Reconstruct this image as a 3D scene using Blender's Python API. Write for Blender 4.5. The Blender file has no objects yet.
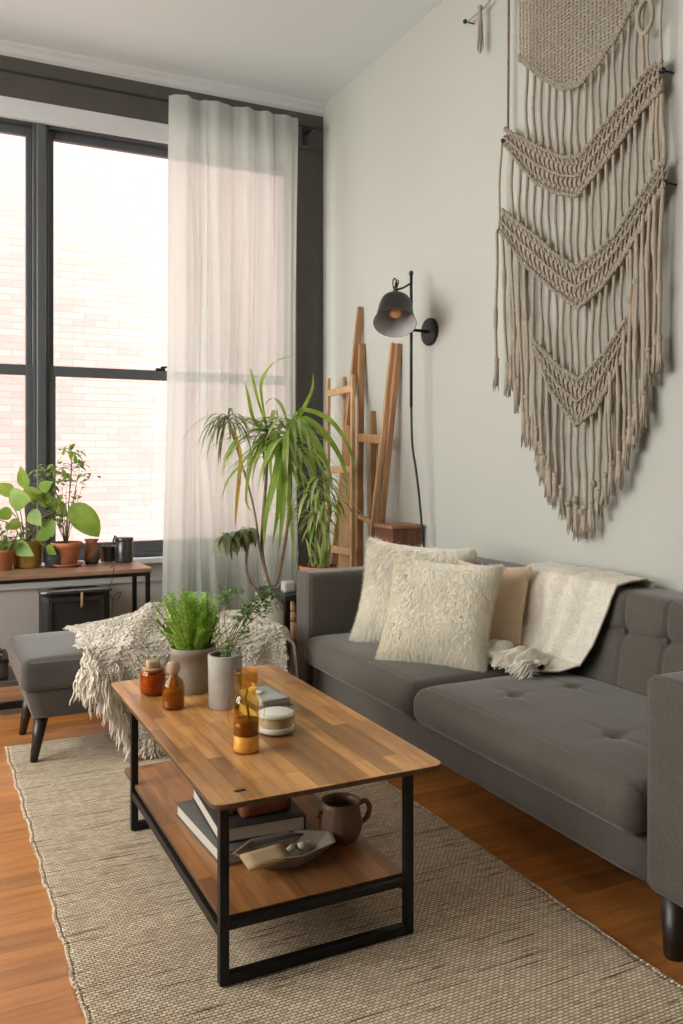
import bpy, bmesh, math, random
from math import sin, cos, pi, radians, sqrt, atan2, exp
from mathutils import Vector, Matrix, noise

random.seed(7)
SC = bpy.context.scene
COL = SC.collection
R = random.random
def U(a, b): return a + (b - a) * random.random()

# ------------------------------------------------------------------ camera geometry
F, CX, HY, CH = 860.0, 341.5, 458.0, 1.25
YAW = radians(26.1)
def ray(px, py):
    k = (px - CX) / F
    return Vector((sin(YAW) + k * cos(YAW), cos(YAW) - k * sin(YAW), -(py - HY) / F))
CAM = Vector((0, 0, CH))
def on_z(px, py, z): d = ray(px, py); return CAM + d * ((z - CH) / d.z)
def on_y(px, py, y): d = ray(px, py); return CAM + d * (y / d.y)
def on_x(px, py, x): d = ray(px, py); return CAM + d * (x / d.x)

# ------------------------------------------------------------------ materials
def newmat(name):
    m = bpy.data.materials.new(name); m.use_nodes = True
    nt = m.node_tree; b = nt.nodes['Principled BSDF']
    return m, nt, b
def N(nt, t, **kw):
    n = nt.nodes.new(t)
    for k, v in kw.items():
        if k in n.inputs: n.inputs[k].default_value = v
        else: setattr(n, k, v)
    return n
def c4(c): return (c[0], c[1], c[2], 1)
def coords(nt, scale=(1, 1, 1), rot=(0, 0, 0), kind='Object'):
    tc = N(nt, 'ShaderNodeTexCoord'); mp = N(nt, 'ShaderNodeMapping')
    mp.inputs['Scale'].default_value = scale; mp.inputs['Rotation'].default_value = rot
    nt.links.new(tc.outputs[kind], mp.inputs[0]); return mp.outputs[0]
def ramp(nt, fac, stops):
    r = N(nt, 'ShaderNodeValToRGB'); e = r.color_ramp.elements
    while len(e) < len(stops): e.new(0.5)
    for i, (p, c) in enumerate(stops): e[i].position = p; e[i].color = c4(c)
    nt.links.new(fac, r.inputs[0]); return r.outputs[0]
def mixc(nt, a, b, fac, mode='MIX'):
    m = N(nt, 'ShaderNodeMix', data_type='RGBA', blend_type=mode)
    for sock, v in ((m.inputs[6], a), (m.inputs[7], b), (m.inputs[0], fac)):
        if isinstance(v, (int, float)): sock.default_value = v
        elif isinstance(v, tuple): sock.default_value = c4(v)
        else: nt.links.new(v, sock)
    return m.outputs[2]
def bump(nt, b, h, strength=.3, dist=.01, prev=None):
    n = N(nt, 'ShaderNodeBump'); n.inputs['Strength'].default_value = strength; n.inputs['Distance'].default_value = dist
    nt.links.new(h, n.inputs['Height'])
    if prev is not None: nt.links.new(prev, n.inputs['Normal'])
    nt.links.new(n.outputs[0], b.inputs['Normal']); return n.outputs[0]
def noise_n(nt, vec, scale, detail=3, rough=.5):
    n = N(nt, 'ShaderNodeTexNoise'); n.inputs['Scale'].default_value = scale
    n.inputs['Detail'].default_value = detail; n.inputs['Roughness'].default_value = rough
    nt.links.new(vec, n.inputs['Vector']); return n.outputs['Fac']

def plain(name, col, rough=.6, metal=0, var=.12, nscale=8, bs=.0, bscale=60, spec=.5, sheen=0):
    m, nt, b = newmat(name)
    v = coords(nt)
    f = noise_n(nt, v, nscale)
    lo = tuple(max(0, c * (1 - var)) for c in col); hi = tuple(min(1, c * (1 + var)) for c in col)
    nt.links.new(ramp(nt, f, [(.3, lo), (.7, hi)]), b.inputs['Base Color'])
    b.inputs['Roughness'].default_value = rough; b.inputs['Metallic'].default_value = metal
    b.inputs['Specular IOR Level'].default_value = spec
    if sheen: b.inputs['Sheen Weight'].default_value = sheen; b.inputs['Sheen Roughness'].default_value = .5
    if bs: bump(nt, b, noise_n(nt, v, bscale, 4), bs, .004)
    return m

def fabric(name, col, weave=900, var=.25, sheen=.3, bs=.35, big=6):
    m, nt, b = newmat(name)
    v = coords(nt)
    f1 = noise_n(nt, v, weave * .35, 3, .7); f2 = noise_n(nt, v, big, 3)
    a = ramp(nt, f1, [(.3, tuple(c * (1 - var) for c in col)), (.7, tuple(min(1, c * (1 + var)) for c in col))])
    bb = ramp(nt, f2, [(.3, (.88, .88, .88)), (.7, (1.0, 1.0, 1.0))])
    nt.links.new(mixc(nt, a, bb, 1.0, 'MULTIPLY'), b.inputs['Base Color'])
    b.inputs['Roughness'].default_value = .95; b.inputs['Specular IOR Level'].default_value = .15
    b.inputs['Sheen Weight'].default_value = sheen; b.inputs['Sheen Roughness'].default_value = .4
    bump(nt, b, f1, bs, .002)
    return m

def knit(name, col, scale=90, bs=.8, dist=.006, axis=(1, 1, 1), rot=(0, 0, 0)):
    m, nt, b = newmat(name)
    v = coords(nt, axis, rot)
    vo = N(nt, 'ShaderNodeTexVoronoi'); vo.inputs['Scale'].default_value = scale
    nt.links.new(v, vo.inputs['Vector'])
    f2 = noise_n(nt, v, scale * .15, 3)
    a = ramp(nt, vo.outputs['Distance'], [(.0, tuple(min(1, c * 1.08) for c in col)), (.8, tuple(c * .72 for c in col))])
    bb = ramp(nt, f2, [(.3, (.86, .85, .84)), (.7, (1, 1, 1))])
    nt.links.new(mixc(nt, a, bb, 1.0, 'MULTIPLY'), b.inputs['Base Color'])
    b.inputs['Roughness'].default_value = .95; b.inputs['Specular IOR Level'].default_value = .1
    b.inputs['Sheen Weight'].default_value = .3
    inv = N(nt, 'ShaderNodeMath', operation='MULTIPLY'); inv.inputs[1].default_value = -1
    nt.links.new(vo.outputs['Distance'], inv.inputs[0])
    bump(nt, b, inv.outputs[0], bs, dist)
    return m

def wood(name, dark, light, axis='Y', scale=1.0, rough=.45, blocks=None, bs=.1, gs=1.0, coat=0):
    """axis = grain direction; blocks=(length,width) gives staves"""
    m, nt, b = newmat(name)
    s = {'X': (1.2, 14, 14), 'Y': (14, 1.2, 14), 'Z': (14, 14, 1.2)}[axis]
    v = coords(nt, tuple(q * scale for q in s))
    g = noise_n(nt, v, 2.2 * gs, 6, .6)
    mid = tuple((a + c) / 2 for a, c in zip(dark, light))
    col = ramp(nt, g, [(.28, dark), (.5, mid), (.75, light)])
    if blocks:
        rot = (0, 0, pi / 2) if axis == 'Y' else (0, 0, 0)
        v2 = coords(nt, (1, 1, 1), rot)
        br = N(nt, 'ShaderNodeTexBrick'); nt.links.new(v2, br.inputs['Vector'])
        br.offset = .37; br.offset_frequency = 2; br.squash = 1
        br.inputs['Color1'].default_value = (.60, .56, .52, 1); br.inputs['Color2'].default_value = (1.3, 1.26, 1.18, 1)
        br.inputs['Mortar'].default_value = (.25, .2, .15, 1)
        br.inputs['Scale'].default_value = 1; br.inputs['Mortar Size'].default_value = blocks[2]
        br.inputs['Mortar Smooth'].default_value = .3
        br.inputs['Brick Width'].default_value = blocks[0]; br.inputs['Row Height'].default_value = blocks[1]
        col = mixc(nt, col, br.outputs['Color'], blocks[3], 'MULTIPLY')
        inv = N(nt, 'ShaderNodeMath', operation='MULTIPLY'); inv.inputs[1].default_value = -1
        nt.links.new(br.outputs['Fac'], inv.inputs[0])
        pv = bump(nt, b, inv.outputs[0], .5, .002)
    else: pv = None
    big = noise_n(nt, coords(nt), 1.7, 2)
    col = mixc(nt, col, ramp(nt, big, [(.3, (.78, .76, .74)), (.7, (1.08, 1.06, 1.04))]), 1.0, 'MULTIPLY')
    nt.links.new(col, b.inputs['Base Color'])
    b.inputs['Roughness'].default_value = rough; b.inputs['Coat Weight'].default_value = coat
    b.inputs['Coat Roughness'].default_value = .25
    bump(nt, b, g, bs, .003, pv)
    return m

def glass(name, tint, rough=.02, mixg=.12, alpha=.85):
    m = bpy.data.materials.new(name); m.use_nodes = True; nt = m.node_tree; nt.nodes.clear()
    out = N(nt, 'ShaderNodeOutputMaterial'); tr = N(nt, 'ShaderNodeBsdfTransparent'); tr.inputs[0].default_value = c4(tint)
    gl = N(nt, 'ShaderNodeBsdfGlossy'); gl.inputs['Roughness'].default_value = rough; gl.inputs[0].default_value = (1, 1, 1, 1)
    lw = N(nt, 'ShaderNodeLayerWeight'); lw.inputs['Blend'].default_value = .5
    v = coords(nt); f = noise_n(nt, v, 4)
    pw = N(nt, 'ShaderNodeMath', operation='POWER'); nt.links.new(lw.outputs['Facing'], pw.inputs[0]); pw.inputs[1].default_value = 3.0
    mm = N(nt, 'ShaderNodeMath', operation='MULTIPLY_ADD'); nt.links.new(pw.outputs[0], mm.inputs[0]); mm.inputs[1].default_value = mixg * 2; mm.inputs[2].default_value = .03
    mx = N(nt, 'ShaderNodeMixShader'); nt.links.new(mm.outputs[0], mx.inputs[0])
    nt.links.new(tr.outputs[0], mx.inputs[1]); nt.links.new(gl.outputs[0], mx.inputs[2]); nt.links.new(mx.outputs[0], out.inputs[0])
    return m

def leafmat(name, dark, light, trans=.35, rough=.4, stripe=None):
    m = bpy.data.materials.new(name); m.use_nodes = True; nt = m.node_tree; b = nt.nodes['Principled BSDF']
    out = nt.nodes['Material Output']
    v = coords(nt); f = noise_n(nt, v, 9, 3)
    col = ramp(nt, f, [(.3, dark), (.7, light)])
    nt.links.new(col, b.inputs['Base Color']); b.inputs['Roughness'].default_value = rough
    tl = N(nt, 'ShaderNodeBsdfTranslucent'); nt.links.new(col, tl.inputs[0])
    mx = N(nt, 'ShaderNodeMixShader'); mx.inputs[0].default_value = trans
    nt.links.new(b.outputs[0], mx.inputs[1]); nt.links.new(tl.outputs[0], mx.inputs[2]); nt.links.new(mx.outputs[0], out.inputs[0])
    return m

M = {}
M['wall'] = plain('wall_paint', (.50, .505, .46), .9, var=.015, nscale=1.5, bs=.08, bscale=120, spec=.2)
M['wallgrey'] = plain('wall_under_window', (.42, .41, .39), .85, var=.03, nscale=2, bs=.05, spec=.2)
M['ceil'] = plain('ceiling_paint', (.76, .82, .84), .9, var=.01, nscale=1, spec=.1)
M['crown'] = plain('crown_paint', (.62, .62, .61), .6, var=.02)
M['darktrim'] = plain('dark_trim_paint', (.078, .070, .063), .55, var=.08)
M['frame'] = plain('window_frame_paint', (.085, .09, .098), .4, var=.06)
M['whitetrim'] = plain('white_trim_paint', (.62, .63, .64), .5, var=.02)
M['black'] = plain('black_metal', (.018, .018, .019), .42, .6, var=.15, nscale=30, bs=.05)
M['blackmat'] = plain('black_matte', (.02, .021, .022), .6, var=.1)
M['sofa'] = fabric('sofa_fabric', (.112, .099, .085), 800, .3)
M['sofatop'] = M['sofa']
M['ott'] = fabric('ottoman_fabric', (.105, .096, .09), sheen=.4, big=5)
M['darkwood'] = wood('dark_leg_wood', (.012, .008, .006), (.035, .02, .014), 'Z', rough=.35)
M['table'] = wood('table_wood', (.34, .14, .04), (.76, .43, .165), 'Y', rough=.36, blocks=(.30, .047, .0005, 1.0), bs=.06, coat=.15)
M['shelfw'] = wood('shelf_wood', (.20, .085, .03), (.50, .25, .095), 'Y', rough=.4, blocks=(.36, .06, .0005, 1.0), bs=.06, coat=.1)
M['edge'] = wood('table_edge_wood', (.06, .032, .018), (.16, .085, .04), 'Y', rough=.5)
M['floor'] = wood('floor_boards', (.42, .15, .035), (.70, .32, .095), 'X', rough=.3, blocks=(1.7, .083, .0012, .6), bs=.05, coat=.25)
M['console'] = wood('console_wood', (.22, .12, .07), (.42, .27, .17), 'X', rough=.4)
M['ladder'] = wood('ladder_wood', (.42, .235, .11), (.70, .45, .24), 'Z', rough=.55)
M['ladder2'] = wood('ladder_wood_dark', (.29, .14, .065), (.52, .29, .14), 'Z', rough=.55)
M['redwood'] = wood('red_brown_wood', (.12, .035, .018), (.28, .09, .045), 'Z', rough=.5)
M['woodlite'] = wood('pale_wood', (.45, .29, .16), (.66, .46, .28), 'Z', rough=.6)
M['terra'] = plain('terracotta', (.50, .19, .085), .75, var=.14, nscale=14, bs=.1)
M['soil'] = plain('potting_soil', (.03, .02, .014), .95, var=.5, nscale=80, bs=1, bscale=150)
M['mustard'] = plain('mustard_glaze', (.42, .24, .055), .4, var=.2, nscale=10)
M['greige'] = plain('greige_stoneware', (.28, .235, .19), .8, var=.15, nscale=20, bs=.2)
M['concrete'] = plain('pale_concrete', (.36, .33, .29), .85, var=.15, nscale=12, bs=.2, bscale=90)
M['greypot'] = plain('dark_grey_glaze', (.07, .07, .072), .35, var=.2)
M['pewter'] = plain('brushed_grey_metal', (.14, .145, .15), .3, .85, var=.2)
M['cream'] = plain('cream_ceramic', (.52, .47, .39), .6, var=.06)
M['white'] = plain('white_wax', (.72, .69, .62), .6, var=.04)
M['bulb'] = plain('peach_bulb', (.80, .38, .20), .25, var=.03)
M['shadein'] = plain('lamp_inner_grey', (.42, .41, .40), .5, var=.03)
M['lampblk'] = plain('lamp_black_metal', (.02, .021, .022), .45, .2, var=.1)
M['mac'] = knit('macrame_cotton', (.50, .43, .34), 260, .6, .002)
M['macknot'] = knit('macrame_knots', (.49, .42, .33), 170, 1.0, .006)
M['throw'] = knit('chunky_throw_wool', (.84, .77, .66), 130, .7, .004)
M['fringe'] = fabric('fringe_yarn', (.84, .77, .66), 400, .1)
M['cloth'] = knit('cream_throw_cotton', (.90, .84, .72), 240, .5, .003)
M['fur1'] = fabric('ivory_fur', (.95, .90, .79), 300, .08, sheen=.5)
M['fur2'] = fabric('cream_fur', (.95, .89, .77), 300, .08, sheen=.5)
M['peach'] = fabric('peach_cushion_cloth', (.86, .71, .54), 300, .08)
M['paper'] = plain('paper_pages', (.55, .50, .42), .9, var=.08, nscale=200)
M['bookgrey'] = plain('grey_book_cover', (.09, .088, .082), .6, var=.1)
M['bookblk'] = plain('black_book_cover', (.025, .023, .022), .5, var=.1)
M['bookwhite'] = plain('off_white_cover', (.48, .46, .42), .6, var=.05)
M['mug'] = plain('brown_stoneware', (.17, .095, .055), .5, var=.3, nscale=12, bs=.15)
M['mugin'] = plain('dark_mug_inside', (.04, .022, .015), .4, var=.2)
M['bone'] = plain('bone_coloured_tray', (.27, .23, .175), .6, var=.12)
M['card'] = plain('kraft_card', (.46, .34, .19), .8, var=.08)
M['stem'] = plain('plant_stem', (.22, .20, .07), .7, var=.25, nscale=30)
M['bark'] = plain('brown_cane', (.24, .17, .10), .8, var=.3, nscale=30)
M['leafA'] = leafmat('spider_leaf', (.17, .32, .03), (.44, .60, .12), .45)
M['leafA2'] = leafmat('pale_striped_leaf', (.36, .48, .14), (.60, .66, .32), .4)
M['leafY'] = leafmat('yellowed_leaf', (.45, .26, .03), (.60, .42, .07))
M['leafO'] = leafmat('olive_grey_leaf', (.16, .20, .09), (.30, .35, .18))
M['leafB'] = leafmat('broad_leaf', (.16, .32, .035), (.40, .55, .11), .45)
M['leafC'] = leafmat('soft_leaf', (.16, .32, .05), (.38, .52, .16), .45)
M['fern'] = leafmat('fern_leaf', (.15, .36, .025), (.38, .60, .09), .35, .6)
M['sprig'] = leafmat('sprig_leaf', (.10, .21, .06), (.26, .38, .14), .3, .6)
M['amber'] = glass('amber_glass', (.94, .70, .40), mixg=.2)
M['brownglass'] = glass('brown_glass', (.78, .64, .42), mixg=.2)
M['honey'] = glass('honey_glass', (.97, .86, .58), mixg=.22)
M['clear'] = glass('clear_glass', (.93, .94, .92), mixg=.25)
M['pane'] = glass('window_glass', (.97, .97, .97), mixg=.08)
M['wax'] = plain('amber_wax', (.33, .12, .03), .45, var=.1)
M['oil'] = plain('yellow_oil', (.62, .34, .05), .3, var=.1)
M['syrup'] = plain('brown_syrup', (.20, .075, .02), .25, var=.1)
M['pinkliq'] = plain('pale_amber_liquid', (.86, .66, .46), .3, var=.05)
M['cork'] = plain('pale_wood_stopper', (.42, .29, .18), .8, var=.2, nscale=40)
M['basket'] = plain('dark_wicker', (.035, .024, .018), .8, var=.4, nscale=60, bs=.6, bscale=60)

def curtain_mat():
    m = bpy.data.materials.new('sheer_curtain'); m.use_nodes = True; nt = m.node_tree; nt.nodes.clear()
    out = N(nt, 'ShaderNodeOutputMaterial')
    v = coords(nt); f = noise_n(nt, v, 300, 2)
    col = ramp(nt, f, [(.3, (.78, .78, .74)), (.7, (.86, .86, .82))])
    d = N(nt, 'ShaderNodeBsdfDiffuse'); t = N(nt, 'ShaderNodeBsdfTranslucent'); tr = N(nt, 'ShaderNodeBsdfTransparent')
    nt.links.new(col, d.inputs[0]); nt.links.new(mixc(nt, col, (.80, .95, .97), 1.0, 'MULTIPLY'), t.inputs[0]); tr.inputs[0].default_value = (1, 1, 1, 1)
    m1 = N(nt, 'ShaderNodeMixShader'); m1.inputs[0].default_value = .62
    nt.links.new(d.outputs[0], m1.inputs[1]); nt.links.new(t.outputs[0], m1.inputs[2])
    m2 = N(nt, 'ShaderNodeMixShader'); m2.inputs[0].default_value = .12
    nt.links.new(m1.outputs[0], m2.inputs[1]); nt.links.new(tr.outputs[0], m2.inputs[2]); nt.links.new(m2.outputs[0], out.inputs[0])
    return m
M['curtain'] = curtain_mat()

def rug_mat():
    m, nt, b = newmat('jute_rug')
    # rows of braid run along X; stitches alternate between rows
    v = coords(nt, (1, 1, 1))
    br = N(nt, 'ShaderNodeTexBrick'); nt.links.new(v, br.inputs['Vector']); br.offset = .5
    br.inputs['Scale'].default_value = 1; br.inputs['Brick Width'].default_value = .016; br.inputs['Row Height'].default_value = .0095
    br.inputs['Mortar Size'].default_value = .0015; br.inputs['Mortar Smooth'].default_value = .9
    br.inputs['Color1'].default_value = (.68, .56, .41, 1); br.inputs['Color2'].default_value = (.92, .80, .62, 1); br.inputs['Mortar'].default_value = (.32, .24, .15, 1)
    streak = noise_n(nt, coords(nt, (2.6, 60, 1)), 1.6, 4, .62)
    st = ramp(nt, streak, [(.35, (.30, .25, .20)), (.40, (.80, .77, .74)), (.47, (1, 1, 1))])
    c = mixc(nt, br.outputs['Color'], st, 1.0, 'MULTIPLY')
    big = noise_n(nt, coords(nt, (.5, 3, 1)), 1.5, 2)
    c = mixc(nt, c, ramp(nt, big, [(.3, (.86, .83, .80)), (.7, (1.04, 1.03, 1.02))]), 1.0, 'MULTIPLY')
    nt.links.new(c, b.inputs['Base Color']); b.inputs['Roughness'].default_value = .95; b.inputs['Specular IOR Level'].default_value = .1
    inv = N(nt, 'ShaderNodeMath', operation='MULTIPLY'); inv.inputs[1].default_value = -1
    nt.links.new(br.outputs['Fac'], inv.inputs[0])
    p = bump(nt, b, inv.outputs[0], 1.0, .005)
    bump(nt, b, noise_n(nt, v, 260, 2), .4, .003, p)
    return m
M['rug'] = rug_mat()

def brick_mat():
    m, nt, b = newmat('pink_brick')
    v = coords(nt, (1, 1, 1), (pi / 2, 0, 0))
    br = N(nt, 'ShaderNodeTexBrick'); nt.links.new(v, br.inputs['Vector'])
    br.inputs['Scale'].default_value = 1; br.inputs['Brick Width'].default_value = .23; br.inputs['Row Height'].default_value = .068
    br.inputs['Mortar Size'].default_value = .006; br.inputs['Mortar Smooth'].default_value = .4
    br.inputs['Color1'].default_value = (.215, .138, .130, 1); br.inputs['Color2'].default_value = (.245, .172, .160, 1); br.inputs['Mortar'].default_value = (.185, .128, .118, 1)
    nt.links.new(br.outputs['Color'], b.inputs['Base Color']); b.inputs['Roughness'].default_value = .9
    inv = N(nt, 'ShaderNodeMath', operation='MULTIPLY'); inv.inputs[1].default_value = -1
    nt.links.new(br.outputs['Fac'], inv.inputs[0]); bump(nt, b, inv.outputs[0], .3, .01)
    return m
M['brick'] = brick_mat()

# ------------------------------------------------------------------ mesh builder
class B:
    def __init__(s): s.v = []; s.f = []; s.mi = []; s.cur = 0
    def add(s, vs, fs):
        o = len(s.v); s.v += [Vector(q) for q in vs]
        for f in fs: s.f.append(tuple(i + o for i in f)); s.mi.append(s.cur)
        return s
    def box(s, x0, x1, y0, y1, z0, z1):
        vs = [(x, y, z) for x in (x0, x1) for y in (y0, y1) for z in (z0, z1)]
        return s.add(vs, [(0, 1, 3, 2), (4, 6, 7, 5), (0, 4, 5, 1), (2, 3, 7, 6), (0, 2, 6, 4), (1, 5, 7, 3)])
    def beam(s, a, b, w, d, up=(0, 0, 1), w2=None, d2=None):
        a, b = Vector(a), Vector(b); t = (b - a).normalized(); up = Vector(up)
        if abs(t.dot(up)) > .95: up = Vector((1, 0, 0))
        r = t.cross(up).normalized(); u = r.cross(t).normalized()
        w2 = w if w2 is None else w2; d2 = d if d2 is None else d2
        vs = []
        for p, ww, dd in ((a, w, d), (b, w2, d2)):
            for i, j in ((-1, -1), (1, -1), (1, 1), (-1, 1)): vs.append(p + r * ww / 2 * i + u * dd / 2 * j)
        return s.add(vs, [(3, 2, 1, 0), (4, 5, 6, 7), (0, 1, 5, 4), (1, 2, 6, 5), (2, 3, 7, 6), (3, 0, 4, 7)])
    def tube(s, pts, rad, n=8, cap=True):
        pts = [Vector(p) for p in pts]; m = len(pts)
        if isinstance(rad, (int, float)): rad = [rad] * m
        up = Vector((.13, .21, 1)).normalized(); vs = []; r = None
        for i, p in enumerate(pts):
            t = (pts[min(i + 1, m - 1)] - pts[max(i - 1, 0)]).normalized()
            if r is None:
                r = t.cross(up)
                if r.length < .1: r = t.cross(Vector((1, 0, 0)))
            else: r = r - t * r.dot(t)
            r.normalize(); q = t.cross(r)
            for k in range(n):
                a = 2 * pi * k / n; vs.append(p + (r * cos(a) + q * sin(a)) * rad[i])
        fs = [(i * n + k, i * n + (k + 1) % n, (i + 1) * n + (k + 1) % n, (i + 1) * n + k) for i in range(m - 1) for k in range(n)]
        if cap: fs += [tuple(range(n - 1, -1, -1)), tuple((m - 1) * n + k for k in range(n))]
        return s.add(vs, fs)
    def lathe(s, c, prof, n=32, axis=None, cap=(True, True), sx=1, sy=1):
        c = Vector(c)
        if axis is None: X, Y, Z = Vector((1, 0, 0)), Vector((0, 1, 0)), Vector((0, 0, 1))
        else:
            Z = Vector(axis).normalized(); X = Z.cross(Vector((0, .1, 1))).normalized(); Y = Z.cross(X)
        vs = [c + X * (r * cos(2 * pi * k / n) * sx) + Y * (r * sin(2 * pi * k / n) * sy) + Z * z for r, z in prof for k in range(n)]
        m = len(prof)
        fs = [(i * n + k, i * n + (k + 1) % n, (i + 1) * n + (k + 1) % n, (i + 1) * n + k) for i in range(m - 1) for k in range(n)]
        if cap[0]: fs.append(tuple(range(n - 1, -1, -1)))
        if cap[1]: fs.append(tuple((m - 1) * n + k for k in range(n)))
        return s.add(vs, fs)
    def grid(s, fn, nu, nv, thick=0):
        vs = [fn(i / nu, j / nv) for i in range(nu + 1) for j in range(nv + 1)]
        fs = [(i * (nv + 1) + j, (i + 1) * (nv + 1) + j, (i + 1) * (nv + 1) + j + 1, i * (nv + 1) + j + 1) for i in range(nu) for j in range(nv)]
        return s.add(vs, fs)
    def ball(s, c, r, n=12, sq=(1, 1, 1)):
        c = Vector(c); vs = []; m = n // 2
        prof = [(max(1e-4, sin(pi * i / m)), -cos(pi * i / m)) for i in range(m + 1)]
        vs = [c + Vector((a * cos(2 * pi * k / n) * r * sq[0], a * sin(2 * pi * k / n) * r * sq[1], z * r * sq[2])) for a, z in prof for k in range(n)]
        fs = [(i * n + k, i * n + (k + 1) % n, (i + 1) * n + (k + 1) % n, (i + 1) * n + k) for i in range(m) for k in range(n)]
        return s.add(vs, fs)
    def soft(s, c, size, r, seg=(12, 12, 6), fn=None, mat3=None):
        """rounded box, vertices passed through fn(local point, unit cube point)"""
        c = Vector(c); h = Vector(size) / 2; key = {}; vs = []; fs = []
        def ease(u, half):
            return u * half
        def vid(i, j, k):
            q = (i, j, k)
            if q not in key:
                u = Vector((2 * i / seg[0] - 1, 2 * j / seg[1] - 1, 2 * k / seg[2] - 1))
                p = Vector((u.x * h.x, u.y * h.y, u.z * h.z))
                inner = Vector((max(-h.x + r, min(h.x - r, p.x)), max(-h.y + r, min(h.y - r, p.y)), max(-h.z + r, min(h.z - r, p.z))))
                d = p - inner
                if d.length > 1e-9:
                    mx = max(abs(d.x), abs(d.y), abs(d.z)); p = inner + d.normalized() * r * (mx / r)
                if fn: p = Vector(fn(p.copy(), u))
                if mat3 is not None: p = mat3 @ p
                key[q] = len(vs); vs.append(c + p)
            return key[q]
        a, b_, d_ = seg
        for i in range(a):
            for j in range(b_):
                fs.append((vid(i, j, 0), vid(i, j + 1, 0), vid(i + 1, j + 1, 0), vid(i + 1, j, 0)))
                fs.append((vid(i, j, d_), vid(i + 1, j, d_), vid(i + 1, j + 1, d_), vid(i, j + 1, d_)))
        for i in range(a):
            for k in range(d_):
                fs.append((vid(i, 0, k), vid(i + 1, 0, k), vid(i + 1, 0, k + 1), vid(i, 0, k + 1)))
                fs.append((vid(i, b_, k), vid(i, b_, k + 1), vid(i + 1, b_, k + 1), vid(i + 1, b_, k)))
        for j in range(b_):
            for k in range(d_):
                fs.append((vid(0, j, k), vid(0, j, k + 1), vid(0, j + 1, k + 1), vid(0, j + 1, k)))
                fs.append((vid(a, j, k), vid(a, j + 1, k), vid(a, j + 1, k + 1), vid(a, j, k + 1)))
        return s.add(vs, fs)
    def blade(s, pts, widths, side=None, fold=.25):
        pts = [Vector(p) for p in pts]; m = len(pts); vs = []
        for i, p in enumerate(pts):
            t = (pts[min(i + 1, m - 1)] - pts[max(i - 1, 0)]).normalized()
            sd = side if side is not None else t.cross(Vector((0, 0, 1)))
            sd = Vector(sd); sd = sd - t * sd.dot(t)
            if sd.length < .05: sd = t.cross(Vector((1, 0.3, 0)))
            sd.normalize(); n = sd.cross(t)
            if n.z < 0: n = -n
            w = widths[i]
            vs += [p - sd * w + n * w * fold, p, p + sd * w + n * w * fold]
        fs = []
        for i in range(m - 1):
            for k in range(2): fs.append((i * 3 + k, i * 3 + k + 1, i * 3 + k + 4, i * 3 + k + 3))
        return s.add(vs, fs)
    def out(s, name, mat, parent=None, smooth=False, bevel=0, seg=2, solid=0, sub=0, local=False, autos=None):
        me = bpy.data.meshes.new(name); off = Vector((0, 0, 0))
        q = parent
        while q is not None: off += q.location; q = q.parent
        if local: off = Vector((0, 0, 0))
        me.from_pydata([tuple(v - off) for v in s.v], [], s.f); me.validate(); me.update()
        mats = mat if isinstance(mat, (list, tuple)) else [mat]
        for m in mats: me.materials.append(m)
        if len(mats) > 1 and len(s.mi) == len(me.polygons):
            me.polygons.foreach_set('material_index', s.mi)
        o = bpy.data.objects.new(name, me); COL.objects.link(o)
        if parent: o.parent = parent
        if smooth: me.polygons.foreach_set('use_smooth', [True] * len(me.polygons))
        bm = bmesh.new(); bm.from_mesh(me)
        bmesh.ops.recalc_face_normals(bm, faces=bm.faces); bm.to_mesh(me); bm.free()
        if solid:
            md = o.modifiers.new('solid', 'SOLIDIFY'); md.thickness = solid; md.offset = 0
        if bevel:
            md = o.modifiers.new('bevel', 'BEVEL'); md.width = bevel; md.segments = seg; md.limit_method = 'ANGLE'; md.angle_limit = radians(35)
            md.harden_normals = False
            if not smooth: me.polygons.foreach_set('use_smooth', [True] * len(me.polygons)); md2 = o.modifiers.new('wn', 'WEIGHTED_NORMAL'); md2.keep_sharp = False
        if sub:
            md = o.modifiers.new('sub', 'SUBSURF'); md.levels = sub; md.render_levels = sub
        return o

def tag(o, label, cat, group=None):
    o['label'] = label; o['category'] = cat
    if group: o['group'] = group
    return o
def thing(name, loc, label, cat, group=None):
    o = bpy.data.objects.new(name, None); COL.objects.link(o); o.location = loc; o.empty_display_size = .05
    return tag(o, label, cat, group)
def struct(o): o['kind'] = 'structure'; return o
def recentre(o):
    """put the origin of a single-mesh thing at its base"""
    me = o.data; xs = [v.co for v in me.vertices]
    c = Vector((sum(v.x for v in xs) / len(xs), sum(v.y for v in xs) / len(xs), min(v.z for v in xs)))
    for v in me.vertices: v.co -= c
    o.location = o.location + c
    return o

# ------------------------------------------------------------------ the setting
XR, YW, ZC = 2.6, 5.63, 3.78
XL, YB = -2.3, -2.6
struct(B().box(XL - .2, XR + .2, YB - .2, YW + .2, -.12, 0).out('floor', M['floor']))
struct(B().box(XL - .2, XR + .2, YB - .2, YW + .2, ZC, ZC + .25).out('ceiling', M['ceil']))
struct(B().box(XR, XR + .2, YB - .2, YW + .2, 0, ZC).out('wall_right', M['wall']))
struct(B().box(XL, XR, YB - .2, YB, 0, ZC).out('wall_back', M['wall']))
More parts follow.
